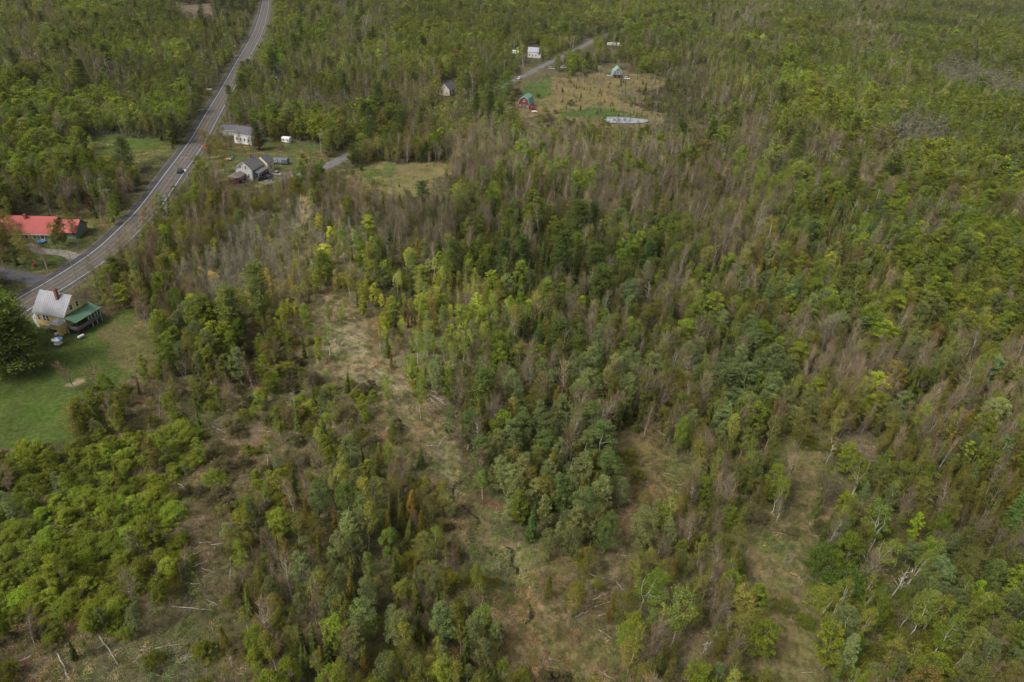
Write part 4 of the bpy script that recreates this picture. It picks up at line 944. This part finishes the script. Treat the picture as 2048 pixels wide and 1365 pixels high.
MARKS = [((130,660),'by the yellow house'), ((60,800),'round the lawn'), ((80,460),'by the red-roofed house'), ((250,300),'by the left grass field'), ((230,500),'beside the lower highway'), ((400,290),'beside the middle highway'),
 ((500,60),'by the highway bend'), ((500,350),'near the farmhouse'), ((790,350),'by the straw-coloured field'), ((1055,210),'near the red barn'), ((1235,150),'near the grey cabin'), ((1250,245),'by the pond'), ((1080,130),'by the side road'),
 ((700,640),'in the central clearing'), ((860,760),'at the clearing foot'), ((860,540),'behind the central clearing'), ((930,1000),'beside the stream'), ((1090,900),'in the aspen stand'), ((470,920),'by the slash patch'), ((150,1050),'in the shrub thicket'),
 ((380,1120),'among fallen logs'), ((200,1320),'by the stick-strewn ground'), ((1300,930),'by the straw opening'), ((1600,920),'at the strip head'), ((1570,1200),'along the dry strip'), ((1250,1150),'by the bent log'), ((1060,1200),'by the golden grass'), ((1765,750),'by the spreading maple'),
 ((1900,1100),'in the lower-right woods'), ((700,1200),'in the lower woods'), ((1400,450),'in the leafless woods'), ((1650,550),'in the cedar woods'), ((1900,350),'on the far green slope'), ((1500,100),'in the far woods'), ((800,80),'in the upper woods'), ((150,120),'in the upper-left woods'), ((380,480),'above the clearing corner')]
MXY = np.array([P(*m[0])[:2] for m in MARKS])
def near(x, y):
    d = np.hypot(MXY[:, 0] - x, MXY[:, 1] - y) / (60 + .35*np.hypot(MXY[:, 0], MXY[:, 1])); return MARKS[int(np.argmin(d))][1]
def heads(h):
    w = h.split(); return [w] + [[q for q in w if q not in dr_] for dr_ in (('pale', 'dusky'), ('broad', 'slender'), ('pale', 'dusky', 'broad', 'slender')) if any(q in w for q in dr_)]
def spot_label(head, x, y, px, py, used=USED):
    tail = f'{num(px/20.48)} percent across, {num(py/13.65)} down'
    opts = [f'{" ".join(hd)} {near(x, y)}, {tail}' for hd in heads(head)] + [f'{" ".join(heads(head)[-1])}, {tail}, {e}' for e in ('lower one', 'nearer one', 'one in front', 'shorter one', 'one behind', 'far one')]
    opts = [l for l in opts if len(l.replace('-', ' ').replace(',', ' ').split()) <= 16]
    for l in opts:
        if l not in used: break
    used.add(l); return l
def tree_label(sp, h, T, px, py, lk=None, wide=1.0, x=0, y=0):
    ref = {'spruce': 9, 'aspen': 9.3, 'birch': 9.5, 'maple': 9.6, 'olive': 8.6, 'bare': 9.6, 'cedar': 7.6, 'pine': 14, 'shrub': 2.5, 'snag': 9}[sp]
    size = 'tall' if h > ref*1.12 else ('small' if h < ref*.85 else 'mid-sized')
    if sp == 'shrub': size = 'large' if h > 3 else ('small' if h < 2 else 'mid-sized')
    look = lk or LOOK[sp]
    if not lk and sp in ('maple', 'shrub', 'birch') and T[0] > .16: look = {'maple': 'bright yellow-green maple', 'shrub': 'bright yellow-green shrub', 'birch': 'bright yellow-green birch'}[sp]
    if not lk and sp in ('maple', 'shrub', 'birch', 'olive') and T[0] > T[1]*1.2: look = {'maple': 'russet young maple', 'shrub': 'russet shrub', 'birch': 'russet birch', 'olive': 'russet budding tree'}[sp]
    sh = 'broad' if wide > 1.03 else ('slender' if wide < .82 else '')
    tone = ''
    if T[1] > PALA[SP.index(sp)][1]*1.18 if sp in PAL else False: tone = 'pale'
    elif T[1] < PALA[SP.index(sp)][1]*.85 if sp in PAL else False: tone = 'dusky'
    if 'bright' in look or 'dark' in look or 'white' in look: tone = ''
    return spot_label(' '.join(w for w in (size, sh, tone, look) if w), x, y, px, py)

def place_tree(sp, i, loc, h, T, rz, lean=(0, 0), wide=1.0, label=None, far=0, look=None):
    tr, cr, _b = LIB[sp, far, i]
    px, py, w = proj(*loc); s = h/10
    o = bpy.data.objects.new(NAME[sp], None); COL.objects.link(o); o.empty_display_size = .2
    o.location = loc; o.rotation_euler = (lean[0], lean[1], rz); o.scale = (s*wide, s*wide, s)
    o['label'] = label or tree_label(sp, h, T, float(px), float(py), look, wide, loc[0], loc[1]); o['category'] = CAT[sp]; o['group'] = GROUP[sp]
    a = bpy.data.objects.new('stem' if sp == 'shrub' else 'trunk', tr); COL.objects.link(a); a.parent = o; a['tint'] = [float(v) for v in T]
    if len(cr.vertices):
        b = bpy.data.objects.new({'bare': 'branches', 'snag': 'branches', 'shrub': 'foliage'}.get(sp, 'crown'), cr); COL.objects.link(b); b.parent = o; b['tint'] = [float(v) for v in T]
    return o

# trees the photograph picks out: px, py of the base, kind, height, colour, width
BR, YG, OL = (.16,.27,.03), (.24,.29,.04), (.13,.14,.045)
PICK = [
 (1160,640,'maple',8,(.22,.33,.03),.85), (1935,1215,'maple',6.5,(.19,.34,.025),.75), (1815,1090,'maple',8,(.22,.34,.03),.7), (1250,345,'maple',11,(.19,.23,.04),1.1), (985,435,'maple',14,(.17,.23,.05),.8),
 (225,815,'maple',9,(.10,.185,.022),.9), (365,650,'maple',11,(.085,.14,.025),.8), (480,705,'maple',10,(.085,.135,.03),.8), (340,750,'maple',9,(.075,.12,.025),1.1), (430,700,'maple',8,(.15,.22,.03),.7),
 (478,250,'maple',12,(.12,.20,.03),.9), (230,450,'maple',8,(.15,.25,.03),1.0), (392,408,'maple',7,(.15,.23,.03),1.1), (435,450,'maple',13,(.15,.17,.035),1.0), (75,300,'maple',17,(.10,.19,.03),.8), (35,260,'maple',14,(.09,.17,.03),1.0), (185,385,'maple',15,(.10,.175,.03),.8),
 (255,345,'pine',15,(.045,.075,.028),1.0), (250,385,'cedar',9,(.10,.085,.035),1.9), (185,430,'maple',8,(.10,.05,.04),.9), (22,745,'pine',21,(.085,.125,.035),1.35), (62,742,'pine',15,(.08,.12,.035),1.2), (35,700,'pine',16,(.08,.12,.03),1.3), (0,690,'pine',18,(.07,.105,.03),1.1), (0,760,'pine',16,(.06,.10,.03),1.0),
 (1014,200,'maple',17,(.10,.20,.02),1.0), (1120,580,'pine',19,(.045,.075,.03),.9), (1000,560,'pine',15,(.04,.075,.03),.9), (905,545,'pine',12,(.045,.08,.035),.8), (845,430,'pine',14,(.04,.07,.03),1.0), (803,290,'pine',18,(.04,.075,.03),.8), (770,310,'maple',12,(.08,.16,.03),.8), (875,320,'maple',13,(.09,.17,.025),.8),
 (600,390,'maple',11,(.085,.16,.025),.9), (640,385,'maple',11,(.085,.15,.025),.8), (520,300,'pine',13,(.03,.05,.022),.9), (520,640,'pine',18,(.10,.14,.05),.85), (1765,790,'maple',10,(.19,.19,.03),1.6), (1525,520,'birch',15,(.20,.20,.035),1.0),
 (565,680,'maple',9,(.22,.28,.04),.8), (620,670,'maple',9,(.17,.24,.05),.8), (640,730,'maple',8,(.22,.30,.03),.6), (470,640,'maple',7,(.18,.28,.035),.9), (745,580,'maple',10,(.15,.20,.06),1.1), (875,600,'maple',9,(.22,.26,.04),.8), (700,600,'birch',9,(.22,.26,.04),.9),
 (945,700,'aspen',9,(.17,.22,.12),1.4), (660,715,'birch',9,(.18,.25,.08),1.0), (990,660,'maple',6,(.22,.32,.04),.7), (1025,690,'birch',12,(.22,.21,.08),1.1), (1070,660,'bare',11,(.24,.22,.14),1.2), (860,640,'olive',11,(.23,.22,.10),1.0), (820,770,'birch',10,(.17,.27,.06),1.2),
 (842,838,'birch',12,(.16,.24,.06),.9), (870,730,'birch',9,(.19,.28,.08),1.0), (890,735,'birch',9,(.17,.26,.08),1.0), (905,745,'birch',8,(.20,.26,.08),1.0), (925,740,'birch',10,(.18,.27,.07),1.0), (850,745,'birch',8,(.17,.28,.06),1.0), (835,730,'birch',11,(.18,.26,.09),1.0),
 (625,550,'birch',15,(.22,.22,.12),.9), (608,470,'bare',13,(.40,.38,.33),1.3), (600,520,'birch',10,(.20,.24,.08),1.0), (690,530,'birch',13,(.17,.26,.07),1.0), (720,545,'maple',12,(.15,.22,.05),.8),
 (640,1040,'aspen',10,(.10,.16,.08),1.0), (700,1060,'aspen',11,(.09,.15,.05),1.0), (610,1180,'aspen',9,(.15,.21,.12),1.5), (705,1090,'maple',8,(.11,.22,.025),.7), (735,1290,'aspen',11,(.12,.18,.09),1.1), (890,1290,'aspen',9,(.13,.19,.10),1.5), (955,1270,'birch',8,(.13,.22,.05),1.1), (995,1300,'aspen',7,(.15,.21,.11),1.0), (780,1120,'maple',8,(.11,.17,.05),1.0), (745,1180,'aspen',9,(.13,.18,.07),1.0),
 (1275,1240,'birch',12,(.12,.19,.04),1.2), (1300,1235,'birch',11,(.13,.20,.045),1.1), (1340,1295,'birch',13,(.16,.22,.07),1.3), (1290,1285,'birch',8,(.15,.21,.07),1.0), (1735,1110,'birch',12,(.13,.20,.06),1.3), (1700,1000,'birch',11,(.14,.18,.06),1.1), (1860,1330,'birch',12,(.13,.19,.05),1.2), (1700,1330,'maple',7,(.08,.15,.025),.8), (1810,1290,'birch',13,(.15,.20,.06),1.1),
 (1970,1190,'aspen',9,(.12,.18,.07),1.0), (1840,1270,'birch',10,(.18,.22,.04),1.0), (2020,1080,'spruce',12,(.06,.11,.04),1.3), (1925,1000,'spruce',11,(.055,.10,.035),1.3), (1915,1120,'spruce',11,(.035,.06,.025),1.2), (1680,1190,'shrub',5,(.07,.12,.035),1.3), (1660,1160,'shrub',5,(.075,.125,.035),1.2), (1205,1110,'aspen',10,(.09,.14,.06),1.2), (1160,1060,'aspen',11,(.11,.16,.08),1.2), (965,1000,'birch',8,(.13,.22,.05),1.2),
 (1120,1040,'aspen',11,(.10,.155,.07),1.3), (1060,1080,'spruce',10,(.04,.075,.03),1.1), (1190,950,'aspen',14,(.10,.155,.075),1.5), (1170,900,'aspen',13,(.095,.15,.07),1.4), (1205,1000,'aspen',12,(.09,.14,.06),1.2), (935,900,'aspen',11,(.095,.15,.07),1.3), (960,950,'aspen',11,(.09,.145,.06),1.3), (1080,940,'aspen',10,(.095,.15,.065),1.3), (1040,900,'aspen',10,(.105,.16,.07),1.2), (900,880,'aspen',9,(.11,.155,.085),1.2),
 (1470,820,'aspen',13,(.115,.165,.095),1.3), (1490,800,'aspen',12,(.11,.16,.09),1.2), (1440,790,'aspen',11,(.105,.155,.085),1.2), (1530,770,'aspen',12,(.11,.155,.09),1.2), (1560,780,'aspen',10,(.105,.15,.085),1.2), (1255,640,'aspen',13,(.10,.15,.10),1.5), (1310,660,'olive',10,(.13,.135,.05),1.4), (1620,570,'spruce',9,(.045,.08,.02),1.5),
 (2015,1050,'spruce',12,(.06,.11,.04),1.3), (700,430,'bare',9,(.15,.13,.11),1.4), (420,320,'olive',14,(.15,.14,.06),1.2), (450,345,'olive',13,(.16,.15,.06),1.2), (205,800,'bare',10,(.17,.15,.12),1.3), (22,505,'olive',14,(.20,.20,.07),1.1), (0,520,'olive',13,(.17,.17,.06),1.2), (52,520,'bare',10,(.2,.18,.12),1.1), (128,492,'maple',9,(.13,.15,.045),1.1), (112,500,'olive',9,(.16,.17,.06),.9), (150,480,'olive',9,(.13,.14,.05),1.2), (95,540,'bare',9,(.18,.15,.11),1.2), (78,400,'maple',12,(.14,.17,.04),1.1), (110,405,'olive',12,(.15,.16,.05),1.3),
 (478,222,'maple',13,(.12,.16,.035),1.0), (470,235,'olive',12,(.14,.15,.05),1.0), (492,178,'maple',15,(.12,.17,.035),1.1), (500,165,'pine',14,(.06,.09,.03),1.0), (484,198,'olive',13,(.14,.15,.05),1.1), (325,430,'maple',8,(.13,.20,.03),1.1), (485,306,'bare',9,(.17,.15,.11),1.0), (463,302,'olive',8,(.14,.15,.05),1.0), (517,302,'cedar',11,(.09,.06,.035),1.3), (500,300,'olive',6,(.14,.13,.05),1.0), (445,285,'bare',8,(.16,.14,.1),1.1), (60,535,'olive',13,(.17,.17,.06),1.2), (12,540,'bare',11,(.2,.18,.12),1.2), (985,460,'pine',13,(.045,.08,.03),.8), (1250,520,'spruce',13,(.035,.055,.02),1.2), (1400,700,'spruce',12,(.035,.055,.02),1.2), (1290,560,'pine',14,(.04,.075,.03),.8), (1040,560,'pine',16,(.045,.08,.03),.9), (1180,480,'pine',15,(.04,.07,.03),.8), (1550,640,'spruce',12,(.035,.055,.02),1.2), (1720,620,'spruce',12,(.035,.055,.02),1.2), (1850,820,'spruce',11,(.03,.05,.02),1.2), (740,290,'pine',18,(.045,.08,.03),.8), (760,235,'pine',19,(.045,.08,.03),.8), (690,200,'pine',18,(.045,.08,.03),.8), (950,250,'pine',17,(.05,.085,.03),.8), (980,245,'pine',18,(.05,.08,.03),.8),
 (250,530,'bare',10,(.19,.17,.11),1.0), (285,490,'bare',11,(.19,.17,.11),1.1), (225,555,'bare',9,(.18,.16,.11),1.0), (315,462,'bare',11,(.19,.17,.11),1.1), (195,572,'bare',9,(.18,.16,.11),1.0), (268,510,'bare',10,(.19,.18,.12),1.0), (300,470,'olive',10,(.17,.17,.08),1.0),
 (300,660,'bare',12,(.15,.13,.10),1.5), (150,780,'bare',8,(.17,.15,.12),1.2), (620,1060,'cedar',8,(.10,.085,.03),1.0), (1490,920,'birch',9,(.15,.18,.07),1.0), (1530,900,'birch',10,(.16,.19,.07),1.0),
]
SNAGS = [(1385,605,7), (1890,770,11), (1294,615,8), (465,1335,3.5), (420,1115,2), (1315,1210,5.5), (1400,1325,5), (745,1000,6), (1650,930,6), (1000,1145,3), (1730,455,9), (1700,440,9), (590,815,5), (1780,1200,8)]
for poly_, n_, hh in (([(1110,165),(1180,155),(1300,155),(1330,170),(1215,185),(1320,235),(1200,238),(1110,222)], 60, (2.0, 4.6)), ([(1180,160),(1230,190),(1330,230),(1400,235),(1400,170),(1300,160)], 40, (3.0, 6.0)), ([(700,340),(900,330),(890,370),(740,390)], 6, (2.5, 4.5))):
    k_ = 0; pa_ = np.array(poly_)
    while k_ < n_:
        a_, b_ = rng.uniform(pa_[:, 0].min(), pa_[:, 0].max()), rng.uniform(pa_[:, 1].min(), pa_[:, 1].max())
        if not inpoly(np.array(a_), np.array(b_), poly_) or any(((a_-q[0])/q[2])**2 + ((b_-q[1])/q[3])**2 < .5 for q in ((1236,148,20,12), (1250,243,50,8))): continue
        k_ += 1; PICK.append((a_, b_, 'spruce', rng.uniform(*hh), (.040,.062,.022), 1.35))
picked = []
for k, (px, py, sp, h, T, wd) in enumerate(PICK):
    q = P(px, py); picked.append(q[:2]); rz_ = rng.uniform(0, 6.28)
    place_tree(sp, int(rng.integers(0, NV)), (q[0], q[1], -.05), h, (T[0]*1.35, T[1]*1.22, T[2]*.85), rz_, (rng.normal()*.03, rng.normal()*.03), wd)
for k, (px, py, h) in enumerate(SNAGS):
    q = P(px, py); place_tree('snag', k % 3, (q[0], q[1], -.05), h, (.5,.47,.43), rng.uniform(0, 6.28), (rng.normal()*.06, rng.normal()*.06)); picked.append(q[:2])
pk = np.array(picked)
d2 = np.min(np.hypot(X[sel][:, None] - pk[None, :, 0], Y[sel][:, None] - pk[None, :, 1]), 1)
sel = sel[(d2 > 2.6) | ((si[sel] == 8) & (d2 > 1.5))]

x, y, s_i, t_i, h_ = X[sel], Y[sel], si[sel], ct[sel], HT[sel]
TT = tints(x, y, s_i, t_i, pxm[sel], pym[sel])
apx, apy, aw = proj(x, y, h_*.5); infr = (apx > 0) & (apx < 2048) & (apy > 0) & (apy < 1365)
var = rng.integers(0, NV, len(x)); rzz = rng.uniform(0, 6.28, len(x)); ln_ = rng.normal(0, .045, (len(x), 2)); wide = rng.uniform(.72, 1.12, len(x))
ln_[s_i == 2] *= 1.7
wide[s_i == 8] *= 1.3; wide[np.isin(s_i, [1, 3, 4])] *= 1.17
grand = (rng.uniform(0, 1, len(x)) < .05) & np.isin(s_i, [3, 4, 5]) & (aw > 230); h_ = np.where(grand, h_*1.25, h_); wide = np.where(grand, wide*1.35, wide)
npick = {s: sum(1 for p in PICK if p[2] == s) for s in SP}
solo = np.zeros(len(x), bool)
for k, s in enumerate(SP):
    m = np.where((s_i == k) & infr)[0]; m = m[np.argsort(-(h_[m]*wide[m]/aw[m]))][:300 - npick[s]]; solo[m] = True
for i in np.where(solo)[0]:
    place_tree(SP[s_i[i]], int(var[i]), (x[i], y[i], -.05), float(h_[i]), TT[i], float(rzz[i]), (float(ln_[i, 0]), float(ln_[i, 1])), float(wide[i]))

# ---- the rest of each kind: one object each
def scatter(name, label, lib_objs, pos, rot, scl, tint, vi):
    """one object that stands copies of the shapes on its points"""
    n = len(pos)
    me = bpy.data.meshes.new(name); me.vertices.add(n); me.vertices.foreach_set('co', pos.astype(np.float32).ravel())
    def at(nm, ty, arr, key):
        a = me.attributes.new(nm, ty, 'POINT'); a.data.foreach_set(key, arr.astype(np.float32 if ty != 'INT' else np.int32).ravel())
    at('rot', 'FLOAT_VECTOR', rot, 'vector'); at('scl', 'FLOAT_VECTOR', scl, 'vector'); at('vi', 'INT', vi, 'value')
    at('tint', 'FLOAT_VECTOR', tint, 'vector')
    o = bpy.data.objects.new(name, me); COL.objects.link(o); tag(o, label, kind='stuff')
    cc = bpy.data.collections.new(name + '_shapes')
    for k, m_ in enumerate(lib_objs): cc.objects.link(bpy.data.objects.new(f'{name}_{k:02d}', m_))
    g = bpy.data.node_groups.new(name, 'GeometryNodeTree')
    g.interface.new_socket('Geometry', in_out='INPUT', socket_type='NodeSocketGeometry'); g.interface.new_socket('Geometry', in_out='OUTPUT', socket_type='NodeSocketGeometry')
    N = g.nodes.new; gi, go = N('NodeGroupInput'), N('NodeGroupOutput')
    mp = N('GeometryNodeMeshToPoints'); ci = N('GeometryNodeCollectionInfo'); ci.inputs['Collection'].default_value = cc; ci.inputs['Separate Children'].default_value = True; ci.inputs['Reset Children'].default_value = True
    ip = N('GeometryNodeInstanceOnPoints'); ip.inputs['Pick Instance'].default_value = True
    def na(nm, ty): a = N('GeometryNodeInputNamedAttribute'); a.data_type = ty; a.inputs[0].default_value = nm; return a.outputs['Attribute']
    L = g.links.new
    L(gi.outputs[0], mp.inputs[0]); L(mp.outputs[0], ip.inputs['Points']); L(ci.outputs[0], ip.inputs['Instance'])
    L(na('vi', 'INT'), ip.inputs['Instance Index']); L(na('rot', 'FLOAT_VECTOR'), ip.inputs['Rotation']); L(na('scl', 'FLOAT_VECTOR'), ip.inputs['Scale']); L(ip.outputs[0], go.inputs[0])
    md = o.modifiers.new('scatter', 'NODES'); md.node_group = g
    return o
STUFF = {'spruce': 'distant_spruces', 'aspen': 'distant_aspens', 'birch': 'distant_birches', 'maple': 'distant_leafy_trees', 'olive': 'distant_budding_trees', 'bare': 'distant_bare_trees', 'cedar': 'distant_cedars', 'pine': 'distant_pines', 'shrub': 'distant_shrubs'}
for k, s in enumerate(SP):
    m = np.where((s_i == k) & ~solo)[0]
    if not len(m): continue
    far = (aw[m] > 330).astype(int)
    pos = np.stack([x[m], y[m], np.full(len(m), -.05)], 1); rot = np.stack([ln_[m, 0], ln_[m, 1], rzz[m]], 1)
    big = np.clip(SPC[sel][m]/4.3, 1, 1.5) * np.where(aw[m] > 300, 1.12, 1)
    scl = np.stack([h_[m]*wide[m]*big, h_[m]*wide[m]*big, h_[m]], 1)/10
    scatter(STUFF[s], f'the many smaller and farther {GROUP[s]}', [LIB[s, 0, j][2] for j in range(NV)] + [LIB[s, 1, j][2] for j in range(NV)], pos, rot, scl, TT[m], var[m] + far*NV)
print('trees', len(x), 'solo', solo.sum(), {s: int((s_i == k).sum()) for k, s in enumerate(SP)})

# ------------------------------------------------------------------ undergrowth, dry grass
def small_shapes():
    out = []
    for i in range(4): out.append(broad(1, .75, .04, 'dome', 22, 150, .055, .32, .02, .2, 3, .7, .5, 40, .5, 2).meshes(f'brush_{i}', 'bark_grey', 'leaves')[2])
    for i in range(3):    # tussock of blades
        T = TB(); n = 70; p0 = rng.normal(size=(n, 3))*np.array([.38, .38, 0]); d = rng.normal(size=(n, 3))*.38; d[:, 2] = rng.uniform(.12, .4, n); T.strips(p0, p0 + d, .035); out.append(T.meshes(f'tuft_{i}', 'bark_grey', 'leaves')[2])
    for i in range(3):    # thin bare sapling
        out.append(broad(1, .3, .2, 'vase', 14, 0, .1, .3, .012, .12, 8, .8, .4, 60, .5, 3).meshes(f'sapling_{i}', 'bark_grey', 'twigs')[2])
    return out
SH = small_shapes()
def understory():
    res = []
    for y0, y1, sp in ((45, 130, 1.05), (130, 230, 1.45), (230, 420, 2.2), (420, 650, 3.4)):
        xm = .86*y1 + 40; XX, YY = np.meshgrid(np.arange(-xm, xm, sp), np.arange(y0, y1, sp))
        XX = (XX + rng.uniform(-.5, .5, XX.shape)*sp).ravel(); YY = (YY + rng.uniform(-.5, .5, YY.shape)*sp).ravel(); res.append(np.stack([XX, YY, np.full(XX.size, sp)], 1))
    c = np.concatenate(res); qx, qy, w = proj(c[:, 0], c[:, 1], 0)
    c = c[(w > 20) & (qx > -120) & (qx < 2168) & (qy < 1480)]; qx, qy, w = proj(c[:, 0], c[:, 1], 0)
    X_, Y_ = c[:, 0], c[:, 1]; t = celltype(qx, qy, X_, Y_)
    jx = (fbm(X_, Y_, 7, 3) - .5)*2; jy = (fbm(X_, Y_, 7, 5) - .5)*2; am = F_PX/w*5
    b = np.ones(len(c)); zc = np.zeros(len(c), int)
    lawn = np.zeros(len(c), bool)
    for i, (poly, col, ta, tb) in enumerate(ZONES):
        m = inpoly(qx + jx*am, qy + jy*am, poly); b[m] = tb; zc[m] = 1; lawn[m] = (tb == 0)
    dist = np.minimum.reduce([segdist(X_, Y_, ROAD) - 5.6, segdist(X_, Y_, LANE[8:]) - 3.6, segdist(X_, Y_, DRIVE) - 3.3, segdist(X_, Y_, DRIVE2) - 2.5, segdist(X_, Y_, STREAM) - .8])
    for q in HOUSE_SPOTS: dist = np.minimum(dist, np.hypot(X_ - q[0], Y_ - q[1]) - 7.5)
    dist = np.where(segdist(X_, Y_, STREAM) < 1.3, np.where(rng.uniform(0, 1, len(c)) < .75, 1, -1), dist); ok = (dist > 0) & ~lawn & (t != TYPES.index('w')); r = rng.uniform(0, 1, len(c)); nz = fbm(X_, Y_, 8, 71)
    brushy = ok & (r < np.minimum(b*1.25, 1) * np.clip(.55 + (nz - .42)*3.0, .16, .97))
    grass = ok & ~brushy & ((zc == 1) | np.isin(t, [TYPES.index(q) for q in 'kfsylm'])) & (w < 330) & (rng.uniform(0, 1, len(c)) < .92)
    sap = ok & ~brushy & ~grass & (rng.uniform(0, 1, len(c)) < .35)
    def go(name, label, m, hmin, hmax, cols, vi0, nv, wmul=1):
        n = m.sum(); h = rng.uniform(hmin, hmax, n)
        base = np.array(cols)[rng.integers(0, len(cols), n)] * rng.lognormal(0, .2, n)[:, None]
        hue = (fbm(X_[m], Y_[m], 14, 77) - .5); base[:, 0] *= 1 - hue*.6; base[:, 1] *= 1 + hue*.35
        ws = h*wmul*np.clip(c[m, 2]/1.3, 1, 2)
        scatter(name, label, SH[vi0:vi0+nv], np.stack([X_[m], Y_[m], np.full(n, -.06)], 1), np.stack([np.zeros(n), np.zeros(n), rng.uniform(0, 6.28, n)], 1), np.stack([ws, ws, h], 1), base, rng.integers(0, nv, n))
    go('undergrowth', 'low tangled olive, green and brown brush filling the gaps between trees', brushy, .5, 1.5, [(.15,.16,.055), (.15,.19,.05), (.19,.165,.095), (.16,.16,.065), (.12,.17,.042), (.19,.20,.065)], 0, 4)
    go('dry_grass', 'tufts of dry straw-coloured and green grass in the open strips', grass, .5, 1.0, [(.40,.32,.18), (.34,.27,.14), (.17,.20,.06), (.20,.22,.07), (.36,.27,.14)], 4, 3, 1.3)
    go('bare_saplings', 'thin bare grey saplings standing among the brush', sap, 1.5, 4.0, [(.16,.14,.11), (.20,.175,.14), (.12,.10,.08)], 7, 3)
    print('understory', brushy.sum(), grass.sum(), sap.sum())
understory()

# ------------------------------------------------------------------ fallen logs and slash
LOGS = [(423,854,451,870),(465,844,479,858),(359,942,395,942),(347,968,375,980),(383,1137,415,1125),(429,1096,449,1113),(423,1095,475,1086),(343,1219,423,1223),(443,1205,459,1201),(381,1171,403,1173),
 (0,1343,64,1315),(116,1311,140,1365),(200,1275,236,1331),(311,1299,359,1291),(459,1115,461,1163),(854,896,876,894),(872,900,892,876),(1179,1153,1231,1167),(1231,1167,1247,1185),(1149,1239,1179,1225),(1185,1203,1215,1189),
 (1187,1219,1227,1203),(1199,1237,1213,1229),(812,1315,840,1337),(1215,1008,1263,1008),(1207,1351,1231,1365),(1315,864,1339,884),(750,741,777,768),(777,768,796,778),(665,583,682,583),(667,569,682,558),(607,648,620,650),
 (674,700,700,697),(688,654,707,650),(653,619,661,623),(860,799,881,820),(864,795,885,803),(873,791,885,779),(732,820,757,816),(586,783,620,787),(618,812,620,828),(1819,916,1863,884),(1999,1161,2023,1175),(1285,1290,1262,1310),(700,670,716,664),(890,812,866,792)]
for k in range(34):
    z = [13, 15, 16, 17, 18, 20, 19, 22, 24][k % 9]; poly = ZONES[z][0]; pa = np.array(poly)
    for _ in range(50):
        a, b = rng.uniform(pa[:, 0].min(), pa[:, 0].max()), rng.uniform(pa[:, 1].min(), pa[:, 1].max())
        if inpoly(np.array(a), np.array(b), poly): break
    an = rng.uniform(-.5, .6); l = rng.uniform(10, 32); LOGS.append((a, b, a + l*math.cos(an), b + l*math.sin(an)))
def log_mesh():
    out = []
    for i in range(4):
        m = MB(); n = 5; pts = [(-.5 + k/(n-1), rng.normal()*.03, rng.normal()*.01) for k in range(n)]; m.tube(pts, [.020, .018, .016, .013, .008], 6)
        for k in range(3):
            t = rng.uniform(-.1, .4); s_ = rng.choice([-1, 1]); m.tube([(t, 0, 0), (t + .08, s_*.05, .03)], [.006, .003], 4)
        out.append(m.v and m)
    return [m.mesh('log', [w]) for m in out for w in ('bark_dead', 'bark_pale')]
LM = log_mesh()
for k, (x1, y1, x2, y2) in enumerate(LOGS):
    a, b = P(x1, y1), P(x2, y2); m = (a + b)/2; L = float(np.hypot(*(b - a)[:2])); L = min(max(L, 1.8), 9)
    o = bpy.data.objects.new('fallen_log', LM[k % len(LM)]); COL.objects.link(o)
    o.location = (m[0], m[1], .28 + rng.uniform(0, .2)); o.rotation_euler = (0, rng.normal()*.05, math.atan2(b[1]-a[1], b[0]-a[0])); o.scale = (L, 4 if L > 3 else 3, 4 if L > 3 else 3)
    tag(o, spot_label(('long ' if L > 5 else 'short ' if L < 3 else '') + 'pale fallen log', m[0], m[1], (x1+x2)/2, (y1+y2)/2), 'log', 'fallen logs lying in the clearings')
def slash_piles():
    mb = MB()
    for z, n in ((13, 160), (15, 90), (16, 170), (17, 130), (18, 220), (20, 90), (19, 40), (24, 60), (27, 50)):
        poly = ZONES[z][0]; pa = np.array(poly); c_ = 0
        while c_ < n:
            a, b = rng.uniform(pa[:, 0].min(), pa[:, 0].max()), rng.uniform(pa[:, 1].min(), pa[:, 1].max())
            if not inpoly(np.array(a), np.array(b), poly): continue
            q = P(a, b); c_ += 1; an = rng.uniform(0, 3.14); l = rng.uniform(.6, 2.6); d = np.array([math.cos(an)*l/2, math.sin(an)*l/2, rng.normal()*.12]); q[2] = rng.uniform(.1, .35)
            mb.tube([q - d, q + d], [.026, .012], 3, cap=False)
    tag(mb.build('slash', mat('dead_stick', (.26,.235,.20), .9, .3, 1)), 'scattered grey sticks and cut branches on the open ground', kind='stuff')
slash_piles()
